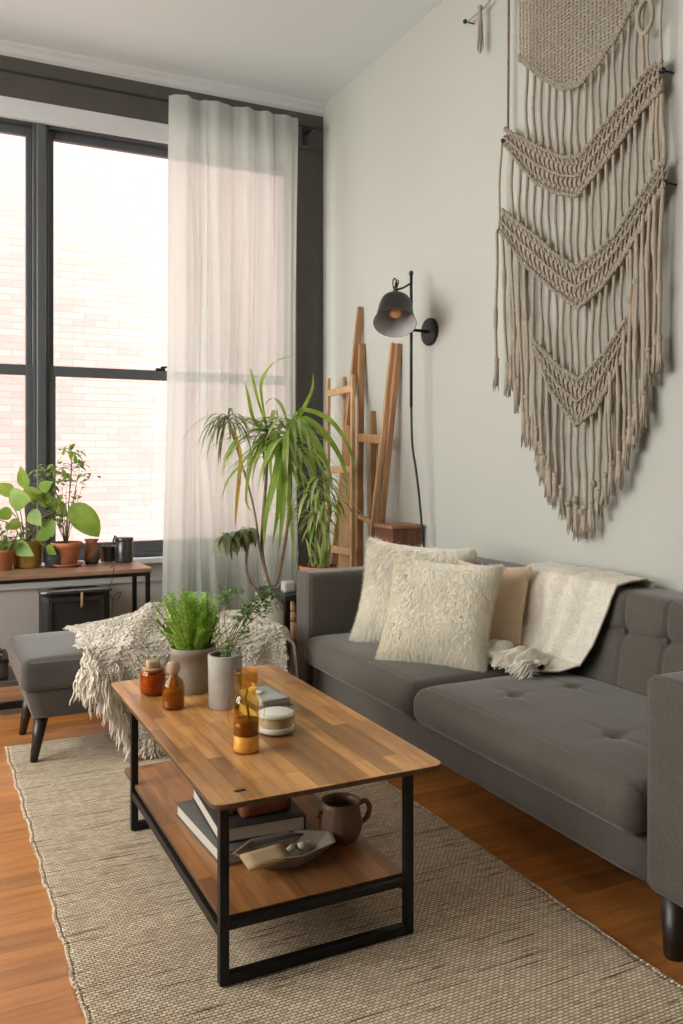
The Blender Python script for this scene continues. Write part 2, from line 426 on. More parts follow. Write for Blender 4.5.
# left wall, out of view; its tall window is added for soft side light
LY0, LY1, LZ0, LZ1 = 1.5, 4.9, .7, 3.4
w = B(); w.box(XL - .2, XL, YB - .2, LY0, 0, ZC); w.box(XL - .2, XL, LY1, YW + .2, 0, ZC)
w.box(XL - .2, XL, LY0, LY1, 0, LZ0); w.box(XL - .2, XL, LY0, LY1, LZ1, ZC)
struct(w.out('wall_left', M['wall']))
OX0, OX1, OZ0, OZ1 = -1.04, 2.40, .60, 3.36
w = B(); w.box(XL, OX0, YW, YW + .2, 0, ZC); w.box(OX1, XR, YW, YW + .2, 0, ZC)
w.box(OX0, OX1, YW, YW + .2, 0, OZ0); w.box(OX0, OX1, YW, YW + .2, OZ1, ZC)
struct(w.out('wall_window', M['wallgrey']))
struct(B().box(XL, XR, YW - .03, YW, 3.45, 3.70).out('trim_1', M['darktrim'], bevel=.004))
struct(B().box(OX1 - .01, XR, YW - .025, YW, 0, 3.45).out('trim_2', M['darktrim'], bevel=.004))
struct(B().box(OX0 - .08, OX1 - .01, YW - .035, YW, OZ1 - .03, 3.45).out('trim_3', M['whitetrim'], bevel=.003))
cr = B(); prof = [(0, 3.69), (.02, 3.69), (.022, 3.71), (.035, 3.72), (.038, 3.75), (.055, 3.765), (.06, ZC), (0, ZC)]
vs = [(x, YW - d, z) for x in (XL, XR) for d, z in prof]; n_ = len(prof)
cr.add(vs, [(i, (i + 1) % n_, n_ + (i + 1) % n_, n_ + i) for i in range(n_)])
struct(cr.out('trim_4', M['crown']))
# sill
struct(B().box(OX0 - .06, OX1 - .01, YW - .07, YW + .1, OZ0 - .035, OZ0).out('trim_5', M['whitetrim'], bevel=.005))
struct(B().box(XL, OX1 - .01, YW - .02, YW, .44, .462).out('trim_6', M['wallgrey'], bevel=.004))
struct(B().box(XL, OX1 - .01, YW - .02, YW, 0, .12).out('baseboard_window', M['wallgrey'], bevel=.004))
struct(B().box(XR - .018, XR, YB, YW - .07, 0, .12).out('baseboard_right', M['whitetrim'], bevel=.004))

def window(name, x0, x1):
    e = bpy.data.objects.new(name, None); COL.objects.link(e); e.location = ((x0 + x1) / 2, YW, OZ0); e['kind'] = 'structure'
    z0, z1, zm = OZ0, OZ1, 1.80; y = YW + .02
    fr = B(); j = .02
    fr.box(x0, x0 + j, y, y + .12, z0, z1); fr.box(x1 - j, x1, y, y + .12, z0, z1)
    fr.box(x0 + j, x1 - j, y, y + .12, z1 - .035, z1); fr.box(x0 + j, x1 - j, y, y + .12, z0, z0 + .03)
    fr.out('window_frame', M['frame'], e, bevel=.003)
    for lo, hi, dy, rb, rt, st in ((z0 + .03, zm + .03, .005, .075, .065, .042), (zm - .03, z1 - .035, .055, .06, .055, .036)):
        a, b = x0 + j, x1 - j; s = B(); yy = y + dy
        s.box(a, a + st, yy, yy + .04, lo, hi); s.box(b - st, b, yy, yy + .04, lo, hi)
        s.box(a + st, b - st, yy, yy + .04, lo, lo + rb); s.box(a + st, b - st, yy, yy + .04, hi - rt, hi)
        so = s.out('sash', M['frame'], e, bevel=.004)
        B().box(a + st, b - st, yy + .018, yy + .022, lo + rb, hi - rt).out('pane', M['pane'], so)
    lk = B(); xm = (x0 + x1) / 2 + (-.12); lk.box(xm - .03, xm + .03, y - .005, y + .02, zm + .03, zm + .045); lk.tube([(xm, y, zm + .05), (xm + .05, y - .005, zm + .055)], .007)
    lk.out('sash_lock', M['black'], e)
window('window_1', .705, OX1)
window('window_2', OX0, .650)
struct(B().box(.650, .705, YW - .01, YW + .15, OZ0, OZ1).out('trim_7', M['frame'], bevel=.008))

def added_side_window(name, y0, y1):  # unseen window unit, added so sky light enters from the left
    e = bpy.data.objects.new(name, None); COL.objects.link(e); e.location = (XL, (y0 + y1) / 2, LZ0); e['kind'] = 'structure'
    fr = B(); x = XL - .12
    for a, b in ((y0, y0 + .05), (y1 - .05, y1)): fr.box(x, x + .06, a, b, LZ0, LZ1)
    for a, b in ((LZ0, LZ0 + .05), (1.98, 2.03), (LZ1 - .05, LZ1)): fr.box(x, x + .06, y0 + .05, y1 - .05, a, b)
    fr.out('window_frame', M['frame'], e)
    B().box(x + .028, x + .032, y0 + .05, y1 - .05, LZ0 + .05, LZ1 - .05).out('pane', M['pane'], e)
added_side_window('added_window_3', LY0, (LY0 + LY1) / 2)
added_side_window('added_window_4', (LY0 + LY1) / 2, LY1)

# brick building across the gap
bw = B().box(-9, 14, 9.0, 9.4, -4, 12).out('brick_building', M['brick'])
tag(bw, 'pale pink brick building wall outside the window', 'building')

ground = struct(B().box(-14, 14, YW + .2, 16, -4.3, -4).out('courtyard_ground', plain('asphalt', (.16, .155, .15), .9, var=.2, nscale=2)))
struct(B().box(-16, XL - .2, -8, YW + .2, -4.3, -4).out('side_yard_ground', plain('asphalt', (.30, .29, .27), .9, var=.2, nscale=2)))
# curtain rod
ROD_Y, ROD_Z = 5.50, 3.565
rd = thing('curtain_rod', (1.6, ROD_Y, ROD_Z), 'thin black curtain rod across the dark lintel above the window', 'curtain rod')
B().tube([(-1.3, ROD_Y, ROD_Z), (2.50, ROD_Y, ROD_Z)], .009, 10).out('rod', M['blackmat'], rd, True)
B().lathe((2.50, ROD_Y, ROD_Z), [(.009, 0), (.016, .004), (.016, .03), (.006, .036)], 14, axis=(1, 0, 0)).out('finial', M['blackmat'], rd, True)
for x in (2.455, -1.1):
    b = B(); b.box(x - .008, x + .008, ROD_Y - .004, YW - .043, ROD_Z - .022, ROD_Z - .008); b.box(x - .014, x + .014, YW - .043, YW - .031, ROD_Z - .09, ROD_Z + .03)
    b.out('bracket', M['blackmat'], rd)

# curtain
def make_curtain():
    x0, x1 = 1.44, 2.35; zt, zb = ROD_Z + .028, .03
    def fn(u, v):
        z = zt + (zb - zt) * v
        x = x0 + (x1 - x0) * u
        a = .040 * (1 - .3 * v) * (1.25 - .8 * u)
        ph = 2 * pi * (u * 5.2 + .25 * sin(u * 7 + 1) + .05 * sin(v * 3) * sin(u * 4))
        y = a * sin(ph) + .018 * sin(2 * pi * u * 13 + 1.3 + v) * (0.5 + .5 * v)
        y += .02 * sin(2 * pi * u * 2.1 + v * 2.5) * v
        for cu, sl, wd, dp in ((.13, .16, .020, .055), (.24, .10, .016, .050), (.33, .06, .022, .045), (.55, -.04, .018, .035), (.74, .03, .020, .030)):
            y -= dp * exp(-((u - cu - sl * v + .02 * sin(v * 6 + cu * 20)) / wd) ** 2) * min(1, .25 + v * 2.5)
        x += .018 * cos(ph) * (.5 + .5 * v) + .02 * sin(v * 5 + u * 3) * v - .02 * v * (1 - u)
        ed = max(0, 1 - min(u, 1 - u) / .03)
        return (x, ROD_Y - .018 - .030 + y * (.5 + .5 * min(1, v * 6)), z)
    b = B(); b.grid(fn, 260, 70)
    o = b.out('curtain', M['curtain'], None, True)
    return tag(recentre(o), 'sheer off-white curtain panel hanging beside the window', 'curtain')
cur = make_curtain()

# ------------------------------------------------------------------ rug
def make_rug():
    x0, x1, y0, y1 = .33, 1.60, .85, 3.95
    def fn(u, v):
        x = x0 + (x1 - x0) * u; y = y0 + (y1 - y0) * v
        e = .003 * sin(y * 23) + .002 * sin(y * 61 + 1)
        if u < .5: x += e * (1 - 2 * u)
        else: x += .5 * e * (2 * u - 1)
        z = .011 + .0012 * noise.noise(Vector((x * 7, y * 7, 0)))
        return (x, y, z)
    b = B(); b.grid(fn, 60, 150)
    nu, nv = 60, 150
    base = len(b.v); ring = [i * (nv + 1) for i in range(nu + 1)] + [nu * (nv + 1) + j for j in range(1, nv + 1)] + [i * (nv + 1) + nv for i in range(nu - 1, -1, -1)] + [j for j in range(nv - 1, 0, -1)]
    low = [Vector((b.v[i].x, b.v[i].y, .0005)) for i in ring]; b.v += low
    n = len(ring)
    for k in range(n): b.f.append((ring[k], ring[(k + 1) % n], base + (k + 1) % n, base + k)); b.mi.append(0)
    b.f.append(tuple(base + k for k in range(n))); b.mi.append(0)
    root = thing('woven_rug', ((x0 + x1) / 2, (y0 + y1) / 2, 0), 'beige woven jute rug with dark flecks on the wooden floor', 'rug')
    b.out('woven_field', M['rug'], root, True)
    for xe in (x0, x1):
        pts = [(xe + (.003 * sin(y * 23) + .002 * sin(y * 61 + 1)) * (1 if xe == x0 else .5), y, .007) for y in [y0 + (y1 - y0) * k / 240 for k in range(241)]]
        B().tube(pts, [.0062 + .0012 * (k % 2) for k in range(241)], 6).out('bound_edge', M['rug'], root, True)
make_rug()

# ------------------------------------------------------------------ sofa
SX0, SX1, SY0, SY1 = 1.655, 2.56, 1.47, 3.90
ARM = .16; AZ = .70; BZ = .75
def pinch(p, pts, axis, depth, rad):
    """distance pull toward button points; returns displacement"""
    d = 0
    for a, b in pts:
        r2 = (p[0] - a) ** 2 + (p[1] - b) ** 2
        d += exp(-r2 / (rad * rad))
    return depth * min(1, d)
sofa = thing('sofa', ((SX0 + SX1) / 2, (SY0 + SY1) / 2, 0), 'charcoal grey two-seat fabric sofa with button tufted back against the right wall', 'sofa')
# base
B().soft(((SX0 + SX1) / 2 + .01, (SY0 + SY1) / 2, .21), (SX1 - SX0 - .02, SY1 - SY0 - 2 * ARM + .02, .125), .02, (10, 20, 6)).out('base', M['sofa'], sofa, True)
# arms
def arm(y0, y1, inner):
    def fn(p, u):
        # buttonless seam tufting on the inner face
        lx, lz = p.x, p.z
        if (u.y > .98 and inner > 0) or (u.y < -.98 and inner < 0):
            d = 0
            for bx in (-.12, .17):
                d += .016 * exp(-((lx - bx) ** 2 + (lz - .12) ** 2) / .0012) + .006 * exp(-((lx - bx) ** 2) / .00008)
            p.y -= inner * d
        return p
    return B().soft(((SX0 + SX1) / 2, (y0 + y1) / 2, (AZ + .15) / 2), (SX1 - SX0, y1 - y0, AZ - .15), .028, (70, 12, 40), fn).out('arm', M['sofa'], sofa, True)
for a_, b_, inn in ((SY0, SY0 + ARM, 1), (SY1 - ARM, SY1, -1)):
    ao = arm(a_, b_, inn)
    # piping seams round the front panel of the arm
    x = SX0 + .002; pts = []
    for (yy, zz) in ((a_ + .008, .165), (a_ + .008, AZ - .02), (a_ + .03, AZ - .004), (b_ - .03, AZ - .004), (b_ - .008, AZ - .02), (b_ - .008, .165)):
        pts.append((x + .008, yy, zz))
    B().tube(pts, .0035, 6).out('piping', M['sofa'], ao, True)
# back: tufted with buttons on a grid
BY0, BY1 = SY0 + ARM, SY1 - ARM
cols = [2.41 + .2 * k for k in range(-3, 7)]; cols = [c for c in cols if BY0 + .05 < c < BY1 - .05]
BROW = .607
def backfn(p, u):
    yy = p.y + (BY0 + BY1) / 2; zz = p.z + (BZ + .3) / 2
    lean = (zz - .3) * .16
    if u.x < -.9:
        d = 0
        for c in cols:
            dy = yy - c
            d += .019 * exp(-(dy ** 2 + (zz - BROW) ** 2) / .0011)
            d += .011 * exp(-dy ** 2 / .00008)
        d += .009 * exp(-((zz - BROW) ** 2) / .00012)
        puff = .012
        p.x += d - puff
    p.x += lean
    return p
B().soft((2.40, (BY0 + BY1) / 2, (BZ + .3) / 2), (.20, BY1 - BY0 + .02, BZ - .3), .035, (8, 330, 74), backfn).out('back', M['sofa'], sofa, True)
for c in cols:
    B().ball((2.300 + (BROW - .3) * .16 - .000, c, BROW), .0105, 12, (.6, 1, 1)).out('button', M['sofa'], sofa, True)
# seat cushions
mid = 2.745
for (y0, y1) in ((BY0 + .004, mid - .004), (mid + .004, BY1 - .004)):
    cx0, cx1 = SX0 - .035, 2.33
    L, W = cx1 - cx0, y1 - y0
    tufts = [(-.11, -W * .22), (-.11, W * .22), (.15, -W * .22), (.15, W * .22)]
    def cf(p, u, L=L, W=W, tufts=tufts):
        crown = (1 - (p.x / (L / 2)) ** 2 * .8) * (1 - (p.y / (W / 2)) ** 4)
        if u.z > 0:
            p.z += .022 * crown * u.z
            d = 0
            for a, b in tufts:
                d += .012 * exp(-((p.x - a) ** 2 + (p.y - b) ** 2) / .0008)
                # little creases fanning from each tuft
                d += .0045 * exp(-((p.x - a) ** 2) / .00015 - (p.y - b) ** 2 / .012)
                d += .0035 * exp(-((p.y - b) ** 2) / .00015 - (p.x - a) ** 2 / .008)
            d += .004 * exp(-((p.x + L / 2 - .05) ** 2) / .00004)
            p.z -= d * max(0, u.z)
            p.z += .003 * noise.noise(Vector((p.x * 6, p.y * 6, 1)))
        if u.x < -.5: p.x -= .014 * (1 - (p.y / (W / 2)) ** 4) * (1 - u.z ** 2) * (-u.x)
        return p
    co = B().soft(((cx0 + cx1) / 2, (y0 + y1) / 2, .338), (L, W, .135), .052, (90, 100, 12), cf).out('seat_cushion', M['sofa'], sofa, True)
for x, y in ((SX0 + .055, SY0 + .10), (SX0 + .07, SY1 - .08), (SX1 - .08, SY0 + .08), (SX1 - .08, SY1 - .08)):
    dx = -.012 if x < 2 else .012
    B().lathe((0, 0, 0), [(.024, 0), (.027, .01), (.042, .155)], 20).out('leg', M['darkwood'], sofa, True)
    o = COL.objects[-1]
    for v in o.data.vertices:
        w_ = v.co + sofa.location; t = 1 - w_.z / .155
        v.co = Vector((w_.x + x + dx * t, w_.y + y, w_.z)) - sofa.location

# ------------------------------------------------------------------ pillows (fur grown as fine mesh strands)
def pillow(name, c, size, thick, rotm, mats, nfur, flen, label, cat='cushion', seedv=1, droop=(.0, 0, -.6), clump=.16):
    rnd = random.Random(seedv)
    S = size / 2
    def surf(u, v, side):
        # cushion outline with slightly pulled-in sides and pointed corners
        x, y = u, v
        k = 1 - .10 * (1 - y * y) * abs(x) ** 3; l = 1 - .10 * (1 - x * x) * abs(y) ** 3
        h = (max(0, 1 - x ** 4) ** .55) * (max(0, 1 - y ** 4) ** .55)
        wob = 1 + .08 * noise.noise(Vector((x * 1.6 + seedv, y * 1.6, side)))
        return Vector((x * S * k, y * S * l, side * thick / 2 * h * wob))
    b = B(); n = 26
    for side in (1, -1):
        b.grid(lambda u, v: Vector(c) + rotm @ surf(sin((u - .5) * pi), sin((v - .5) * pi), side), n, n)
    root = thing(name, tuple(c), label, cat)
    root.location = Vector(c) 
    bo = b.out('cover', mats, root, True)
    f = B()
    D = Vector(droop)
    for _ in range(nfur):
        side = 1 if rnd.random() < .72 else -1
        u, v = sin((rnd.random() - .5) * pi), sin((rnd.random() - .5) * pi)
        if rnd.random() < .5: u, v = rnd.uniform(-1, 1), rnd.uniform(-1, 1)
        e = .01
        p = surf(u, v, side); pu = surf(min(1, u + e), v, side) - surf(max(-1, u - e), v, side); pv = surf(u, min(1, v + e), side) - surf(u, max(-1, v - e), side)
        nn = pu.cross(pv) * side
        if nn.length < 1e-9: continue
        nn.normalize()
        p = Vector(c) + rotm @ p; nn = rotm @ nn
        d = (nn * .34 + Vector((rnd.gauss(0, .13), rnd.gauss(0, .13), rnd.gauss(0, .12))) + D * .6)
        wv = noise.noise_vector(p * 4); d += wv * clump + Vector((-.2, .1, -.3)) * .4; d.normalize()
        L = flen * rnd.uniform(.6, 1.25); sd = d.cross(Vector((rnd.random(), rnd.random(), rnd.random()))).normalized() * .0008
        m_ = p + d * L * .55; t_ = m_ + (d + D * .5).normalized() * L * .45
        f.add([p - sd, p + sd, m_ + sd * .8, m_ - sd * .8, t_], [(0, 1, 2, 3), (3, 2, 4)])
    f.out('fur', mats, root, True)
    return root

def basis(yaw_dir, tilt):
    """pillow plane: local X along yaw_dir (horizontal), local Y up and leaning, local Z the front normal"""
    X = Vector((yaw_dir[0], yaw_dir[1], 0)).normalized()
    Nn = Vector((0, 0, 1)).cross(X); 
    Y = (Vector((0, 0, 1)) * cos(tilt) + Nn * sin(tilt)).normalized()
    Z = X.cross(Y)
    return Matrix((X, Y, Z)).transposed()
pillow('fur_cushion', (2.02, 3.38, .625), .50, .18, basis((.36, -.34), radians(24)) @ Matrix.Rotation(radians(-4), 3, 'Z'), M['fur1'], 27000, .034,
       'long-haired ivory fur cushion leaning in the sofa corner behind the smooth cream one', seedv=3)
pillow('fur_cushion', (1.93, 3.02, .605), .47, .18, basis((.35, -.40), radians(24)) @ Matrix.Rotation(radians(-3), 3, 'Z'), M['fur2'], 30000, .018,
       'short-haired cream fur cushion in front on the sofa seat', seedv=5)
pillow('fur_cushion', (2.20, 3.06, .61), .38, .11, basis((.20, -.5), radians(14)), M['peach'], 9000, .016,
       'peach-beige cushion half hidden between the cream cushion and the throw', seedv=9)

# ------------------------------------------------------------------ cream throw over the sofa back
def sofa_throw():
    # path across the sofa: behind/top of the back, down its face, onto the seat
    def prof(s):
        # s 0..1 -> (x,z)
        pts = [(2.545, .60), (2.535, .765), (2.50, .782), (2.42, .778), (2.37, .765), (2.345, .72), (2.325, .64), (2.30, .54), (2.262, .46), (2.20, .432), (2.13, .428)]
        t = s * (len(pts) - 1); i = min(int(t), len(pts) - 2); f = t - i
        return pts[i][0] * (1 - f) + pts[i + 1][0] * f, pts[i][1] * (1 - f) + pts[i + 1][1] * f
    def fn(u, v):
        # v down, u across (from far y to near y)
        ytop0, ytop1 = 3.00, 2.44
        ybot0, ybot1 = 2.90, 2.62
        w0 = ytop0 + (ybot0 - ytop0) * max(0, v - .35) / .65
        if v < .35: w1 = ytop1 + .02 * v
        else:
            q = (v - .35) / .65; w1 = ytop1 + .007 + (ybot1 - ytop1) * (q ** 2.2)
        y = w0 + (w1 - w0) * u
        x, z = prof(v)
        fold = .014 * sin(u * 9 + v * 3.5) + .010 * sin(u * 17 + 2 + v * 4) + .012 * noise.noise(Vector((u * 4, v * 4, 3)))
        fold = abs(fold) + .004
        if v > .28: x -= fold * 1.3
        z += fold * (.6 if v < .45 or v > .8 else .1)
        if u > .93: z += 0
        return (x - .004, y, z)
    b = B(); b.grid(fn, 50, 80)
    root = thing('sofa_throw', (2.35, 2.75, .42), 'cream cotton throw draped over the sofa back beside the cushions', 'throw blanket')
    b.out('cloth', M['cloth'], root, True, solid=.008)
    # bunched frilly end on the seat
    def fn2(u, v):
        a = Vector((2.10, 2.99, .43)); bb = Vector((2.13, 2.60, .43))
        p = a.lerp(bb, u)
        th = v * 2 * pi
        r = .040 + .020 * sin(u * 38 + 2 * sin(th)) * sin(th + u * 7) + .024 * noise.noise(Vector((u * 9, cos(th) * 1.5, sin(th) * 1.5)))
        r *= (min(1, u * 4 + .25)) * (min(1, (1 - u) * 5 + .3))
        return (p.x + cos(th) * r * 1.7 + .02 * sin(u * 11), p.y + .006 * sin(th * 3), p.z + .022 + max(-.020, sin(th) * r * .95))
    B().grid(fn2, 110, 40).out('bunched_end', M['cloth'], root, True)
    f = B(); rn = random.Random(4)
    for k in range(150):
        u = rn.random(); p = Vector((2.13, 2.99, .445)).lerp(Vector((2.09, 2.58, .445)), u)
        d = Vector((-1, rn.gauss(.1, .5), 0)).normalized(); L = rn.uniform(.05, .10)
        z0 = p.z + rn.uniform(-.01, .03)
        q = [(p.x, p.y, z0), (p.x + d.x * L * .5, p.y + d.y * L * .5, z0 + .006), (p.x + d.x * L, p.y + d.y * L, .425 + rn.uniform(0, .01))]
        f.tube(q, [.0028, .0028, .0018], 5)
    for k in range(60):
        p = Vector((2.10 + rn.uniform(-.03, .03), 2.99, .435)); d = Vector((-.55 + rn.gauss(0, .3), 1, 0)).normalized(); L = rn.uniform(.05, .1)
        f.tube([p, p + d * L * .5 + Vector((0, 0, .006)), p + d * L + Vector((0, 0, -.004))], [.0028, .0028, .0018], 5)
    f.out('fringe', M['cloth'], root, True)
sofa_throw()

# ------------------------------------------------------------------ coffee table
TX0, TX1, TY0, TY1, TZ = .605, 1.235, 1.90, 3.12, .45
table = thing('coffee_table', ((TX0 + TX1) / 2, (TY0 + TY1) / 2, .012), 'rectangular coffee table with warm wooden top and black metal frame on the rug', 'coffee table')
def slab(x0, x1, y0, y1, z0, z1, r, n=7):
    pts = []
    for cx, cy, a0 in ((x1 - r, y1 - r, 0), (x0 + r, y1 - r, pi / 2), (x0 + r, y0 + r, pi), (x1 - r, y0 + r, 1.5 * pi)):
        for k in range(n): a = a0 + pi / 2 * k / (n - 1); pts.append((cx + r * cos(a), cy + r * sin(a)))
    m = len(pts); b = B()
    b.add([(x, y, z0) for x, y in pts] + [(x, y, z1) for x, y in pts], [tuple(range(m - 1, -1, -1)), tuple(range(m, 2 * m))])
    b.cur = 1
    b.f += [(i, (i + 1) % m, m + (i + 1) % m, m + i) for i in range(m)]; b.mi += [1] * m
    return b
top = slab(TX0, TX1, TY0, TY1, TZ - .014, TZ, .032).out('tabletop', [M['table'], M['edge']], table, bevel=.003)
b = B(); b.soft((.690, 1.965, TZ + .0005), (.028, .013, .002), .0009, (4, 4, 2)); b.out('steel_inlay', M['black'], table, True)
LX0, LX1, LY_0, LY_1 = .640, 1.142, 1.938, 2.875
h = .0115
for y in (LY_0, LY_1):
    for x in (LX0, LX1):
        B().box(x - h, x + h, y - h, y + h, .014, TZ - .014).out('leg', M['black'], table, bevel=.002)
    B().box(LX0 + h, LX1 - h, y - h, y + h, .014, .038).out('foot_bar', M['black'], table, bevel=.002)
    B().box(LX0 + h, LX1 - h, y - h + .006, y + h, TZ - .026, TZ - .014).out('top_rail', M['black'], table, bevel=.002)
SZ = .165
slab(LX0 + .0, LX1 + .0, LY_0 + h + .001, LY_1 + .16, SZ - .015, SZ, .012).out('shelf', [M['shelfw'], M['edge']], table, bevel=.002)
for x in (LX0, LX1):
    B().box(x - .009, x + .009, LY_0 + h, LY_1 - h, SZ - .045, SZ - .021).out('side_rail', M['black'], table)
B().box(LX0 + h, LX1 - h, LY_0 - .008, LY_0 + .012, SZ - .026, SZ - .006).out('front_rail', M['black'], table, bevel=.003)

# ------------------------------------------------------------------ ottoman
OTX0, OTX1, OTY0, OTY1 = .36, 1.45, 3.63, 4.20
ott = thing('ottoman', ((OTX0 + OTX1) / 2, (OTY0 + OTY1) / 2, 0), 'long grey upholstered ottoman bench with dark tapered legs under the chunky throw', 'ottoman')
def of(p, u):
    if u.z > .5: p.z += .012 * (1 - (u.x) ** 4) * (1 - u.y ** 4)
    return p
cu = B().soft(((OTX0 + OTX1) / 2, (OTY0 + OTY1) / 2, .375), (OTX1 - OTX0, OTY1 - OTY0, .13), .028, (40, 24, 8), of).out('cushion', M['ott'], ott, True)
pz = .428
rim = [(OTX0 + .03, OTY0 + .006, pz), (OTX1 - .03, OTY0 + .006, pz), (OTX1 - .006, OTY0 + .03, pz), (OTX1 - .006, OTY1 - .03, pz), (OTX1 - .03, OTY1 - .006, pz), (OTX0 + .03, OTY1 - .006, pz), (OTX0 + .006, OTY1 - .03, pz), (OTX0 + .006, OTY0 + .03, pz), (OTX0 + .03, OTY0 + .006, pz)]
B().tube(rim, .0045, 6).out('piping', M['ott'], cu, True)
def bf(p, u):
    t = (1 - u.z) / 2; p.x *= 1 - .07 * t; p.y *= 1 - .10 * t
    return p
B().soft(((OTX0 + OTX1) / 2, (OTY0 + OTY1) / 2, .25), (OTX1 - OTX0 - .03, OTY1 - OTY0 - .03, .13), .02, (20, 16, 6), bf).out('base', M['ott'], ott, True)
for x, y in ((OTX0 + .09, OTY0 + .09), (OTX1 - .09, OTY0 + .09), (OTX0 + .09, OTY1 - .09), (OTX1 - .09, OTY1 - .09)):
    sx = -1 if x < 1 else 1; sy = -1 if y < 3.9 else 1
    zb = .012 if y < 3.9 else 0
    o = B().tube([(x + sx * .035, y + sy * .02, zb), (x, y, .20)], [.015, .03], 16).out('leg', M['darkwood'], ott, True)

# throw on the ottoman: thick knit blanket, hangs over the front and the right end
def ottoman_throw():
    zt = .452
    x0, x1 = .66, 1.50
    def ridge(x, y):
        m = .012 + .045 * max(0, noise.noise(Vector((x * 3.1, y * 3.3, .3)))) + .012 * abs(sin(x * 9 + y * 7 + 1.2 * sin(x * 5)))
        m += .055 * exp(-((x - 1.02) ** 2) / .07 - ((y - 4.0) ** 2) / .03) + .035 * exp(-((x - .84 - .5 * (y - 3.75)) ** 2) / .003)
        return m
    YF, YBK = OTY0 - .022, OTY1 + .0
    def fn(u, v):
        xl = .62 + .10 * noise.noise(Vector((v * 3, 0, 5)))
        if v < .5: xl += .02 * (1 - v * 2)
        else: xl += .05 * (v - .5)
        x = xl + (x1 - .02 - xl) * u
        bot = .05 + .06 * noise.noise(Vector((u * 3, 1, 2))) + (.12 if .70 < u < .90 else 0) * sin((u - .70) / .20 * pi) + max(0, .20 - u) * 1.6
        if v < .42:
            y = YBK - (YBK - YF - .05) * (v / .42); z = zt + ridge(x, y) * min(1, v * 8 + .3) * min(1, u * 9 + .15)
        elif v < .52:
            a = (v - .42) / .10 * pi / 2; rr = .05
            y = YF + .05 - rr * sin(a) - .006; z0 = zt + ridge(x, YF + .05) * min(1, u * 9 + .15)
            z = z0 - rr * (1 - cos(a))
        else:
            q = (v - .52) / .48
            z0 = zt + ridge(x, YF + .05) * min(1, u * 9 + .15) - .05
            z = z0 + (bot - z0) * q
            fold = .5 + .5 * sin(x * 21 + 2.2 * sin(x * 9) + q * 1.2)
            y = YF - .006 - (.008 + .030 * q) * fold - .02 * q - .012 * abs(noise.noise(Vector((x * 8, z * 8, 0))))
        # rounded drop at the right end
        if u > .90:
            q = (u - .90) / .10; z -= .0 * q
        return Vector((x, y, z))
    root = thing('chunky_throw', (1.05, 3.9, .44), 'chunky cream knitted throw with shaggy fringe heaped over the grey ottoman', 'throw blanket')
    # main sheet
    b = B(); b.grid(fn, 110, 110)
    # right end flap
    def fr(u, v):
        # u along depth (y), v down
        y = YF - .01 + (YBK - YF - .02) * u
        p0 = fn(1, max(.0, .42 * (1 - u) + .03)) if u > .12 else fn(1, .52)
        z0 = p0.z; a = min(1, v / .2) * pi / 2
        if v < .2: return Vector((x1 - .02 + .045 * sin(a), y, z0 - .045 * (1 - cos(a))))
        q = (v - .2) / .8; fold = .5 + .5 * sin(y * 30 + 1.2)
        return Vector((x1 + .025 + .02 * q * fold + .012 * q, y, (z0 - .045) + (.10 - z0 + .045) * q))
    b.grid(fr, 40, 40)
    b.out('knitted_cloth', M['throw'], root, True, solid=.012)
    # knobbly loops across the cloth
    kb = B(); rn = random.Random(11)
    for _ in range(3400):
        u, v = rn.random(), rn.random() * .97
        p = fn(u, v); q1 = fn(min(1, u + .01), v) - p; q2 = fn(u, min(1, v + .01)) - p
        nn = q1.cross(q2)
        if nn.length < 1e-9: continue
        nn.normalize()
        if nn.y > 0 and nn.z < .2: nn = -nn
        if nn.z < -.3: nn = -nn
        t1 = q1.normalized() if q1.length > 1e-6 else Vector((1, 0, 0)); s_ = rn.uniform(.005, .009)
        a = p + nn * .006; c_ = t1 * s_ + Vector((0, 0, rn.uniform(-.002, .002)))
        kb.tube([a - c_, a - c_ * .3 + nn * .003, a + c_ * .4 + nn * .003, a + c_], [.0025, .0035, .0035, .0025], 5)
    kb.out('yarn_loops', M['throw'], root, True)
    # shaggy fringe: locks hanging from the left and lower front edges
    f = B()
    def lock(p, L, spread, out, n=9):
        for _ in range(n):
            d = Vector((rn.gauss(0, spread), -abs(rn.gauss(0, spread)) * 1.0, -1)).normalized()
            a = p + Vector((rn.gauss(0, .012), rn.gauss(0, .004) - .004, rn.gauss(0, .01))); pts = [a]; rr = []
            Lk = L * rn.uniform(.7, 1.15); m = 7; cur_ = a.copy(); ph = rn.uniform(0, 6); am = rn.uniform(.003, .008)
            for k in range(m):
                cur_ = cur_ + d * Lk / m + Vector((am * sin(ph + k * 1.5), out * am * cos(ph + k * 1.3), 0))
                if cur_.z < .018: cur_.z = .018; cur_.x += Lk / m * .5 * d.x; cur_.y -= Lk / m * .4
                pts.append(cur_.copy())
            f.tube(pts, [.0034] * (m) + [.0015], 5)
    for k in range(46):
        v = .42 + .56 * k / 45; p = fn(0.0, v); lock(p + Vector((-.005, -.014, 0)), U(.07, .13), .13, 1, 9)
    for k in range(20):
        u = .0 + .30 * k / 19; p = fn(u, .985)
        if p.z > .05: lock(p + Vector((0, -.006, .02)), min(p.z, U(.10, .15)), .16, 1, 8)
    for k in range(16):
        u = .0 + .16 * k / 15; p = fn(u, U(.60, .85)); lock(p + Vector((0, -.014, .02)), U(.09, .14), .10, 1, 9)
    for k in range(24):
        v = .02 + .38 * k / 23; p = fn(0, v)
        for _ in range(6):
            a = p + Vector((rn.gauss(0, .006), rn.gauss(0, .006), .006)); L = rn.uniform(.015, .04)
            f.tube([a, a + Vector((-L * .6, rn.gauss(0, .01), .004)), a + Vector((-L, rn.gauss(0, .02), -.004))], [.0034, .003, .0015], 5)
    f.out('fringe', M['fringe'], root, True)
ottoman_throw()

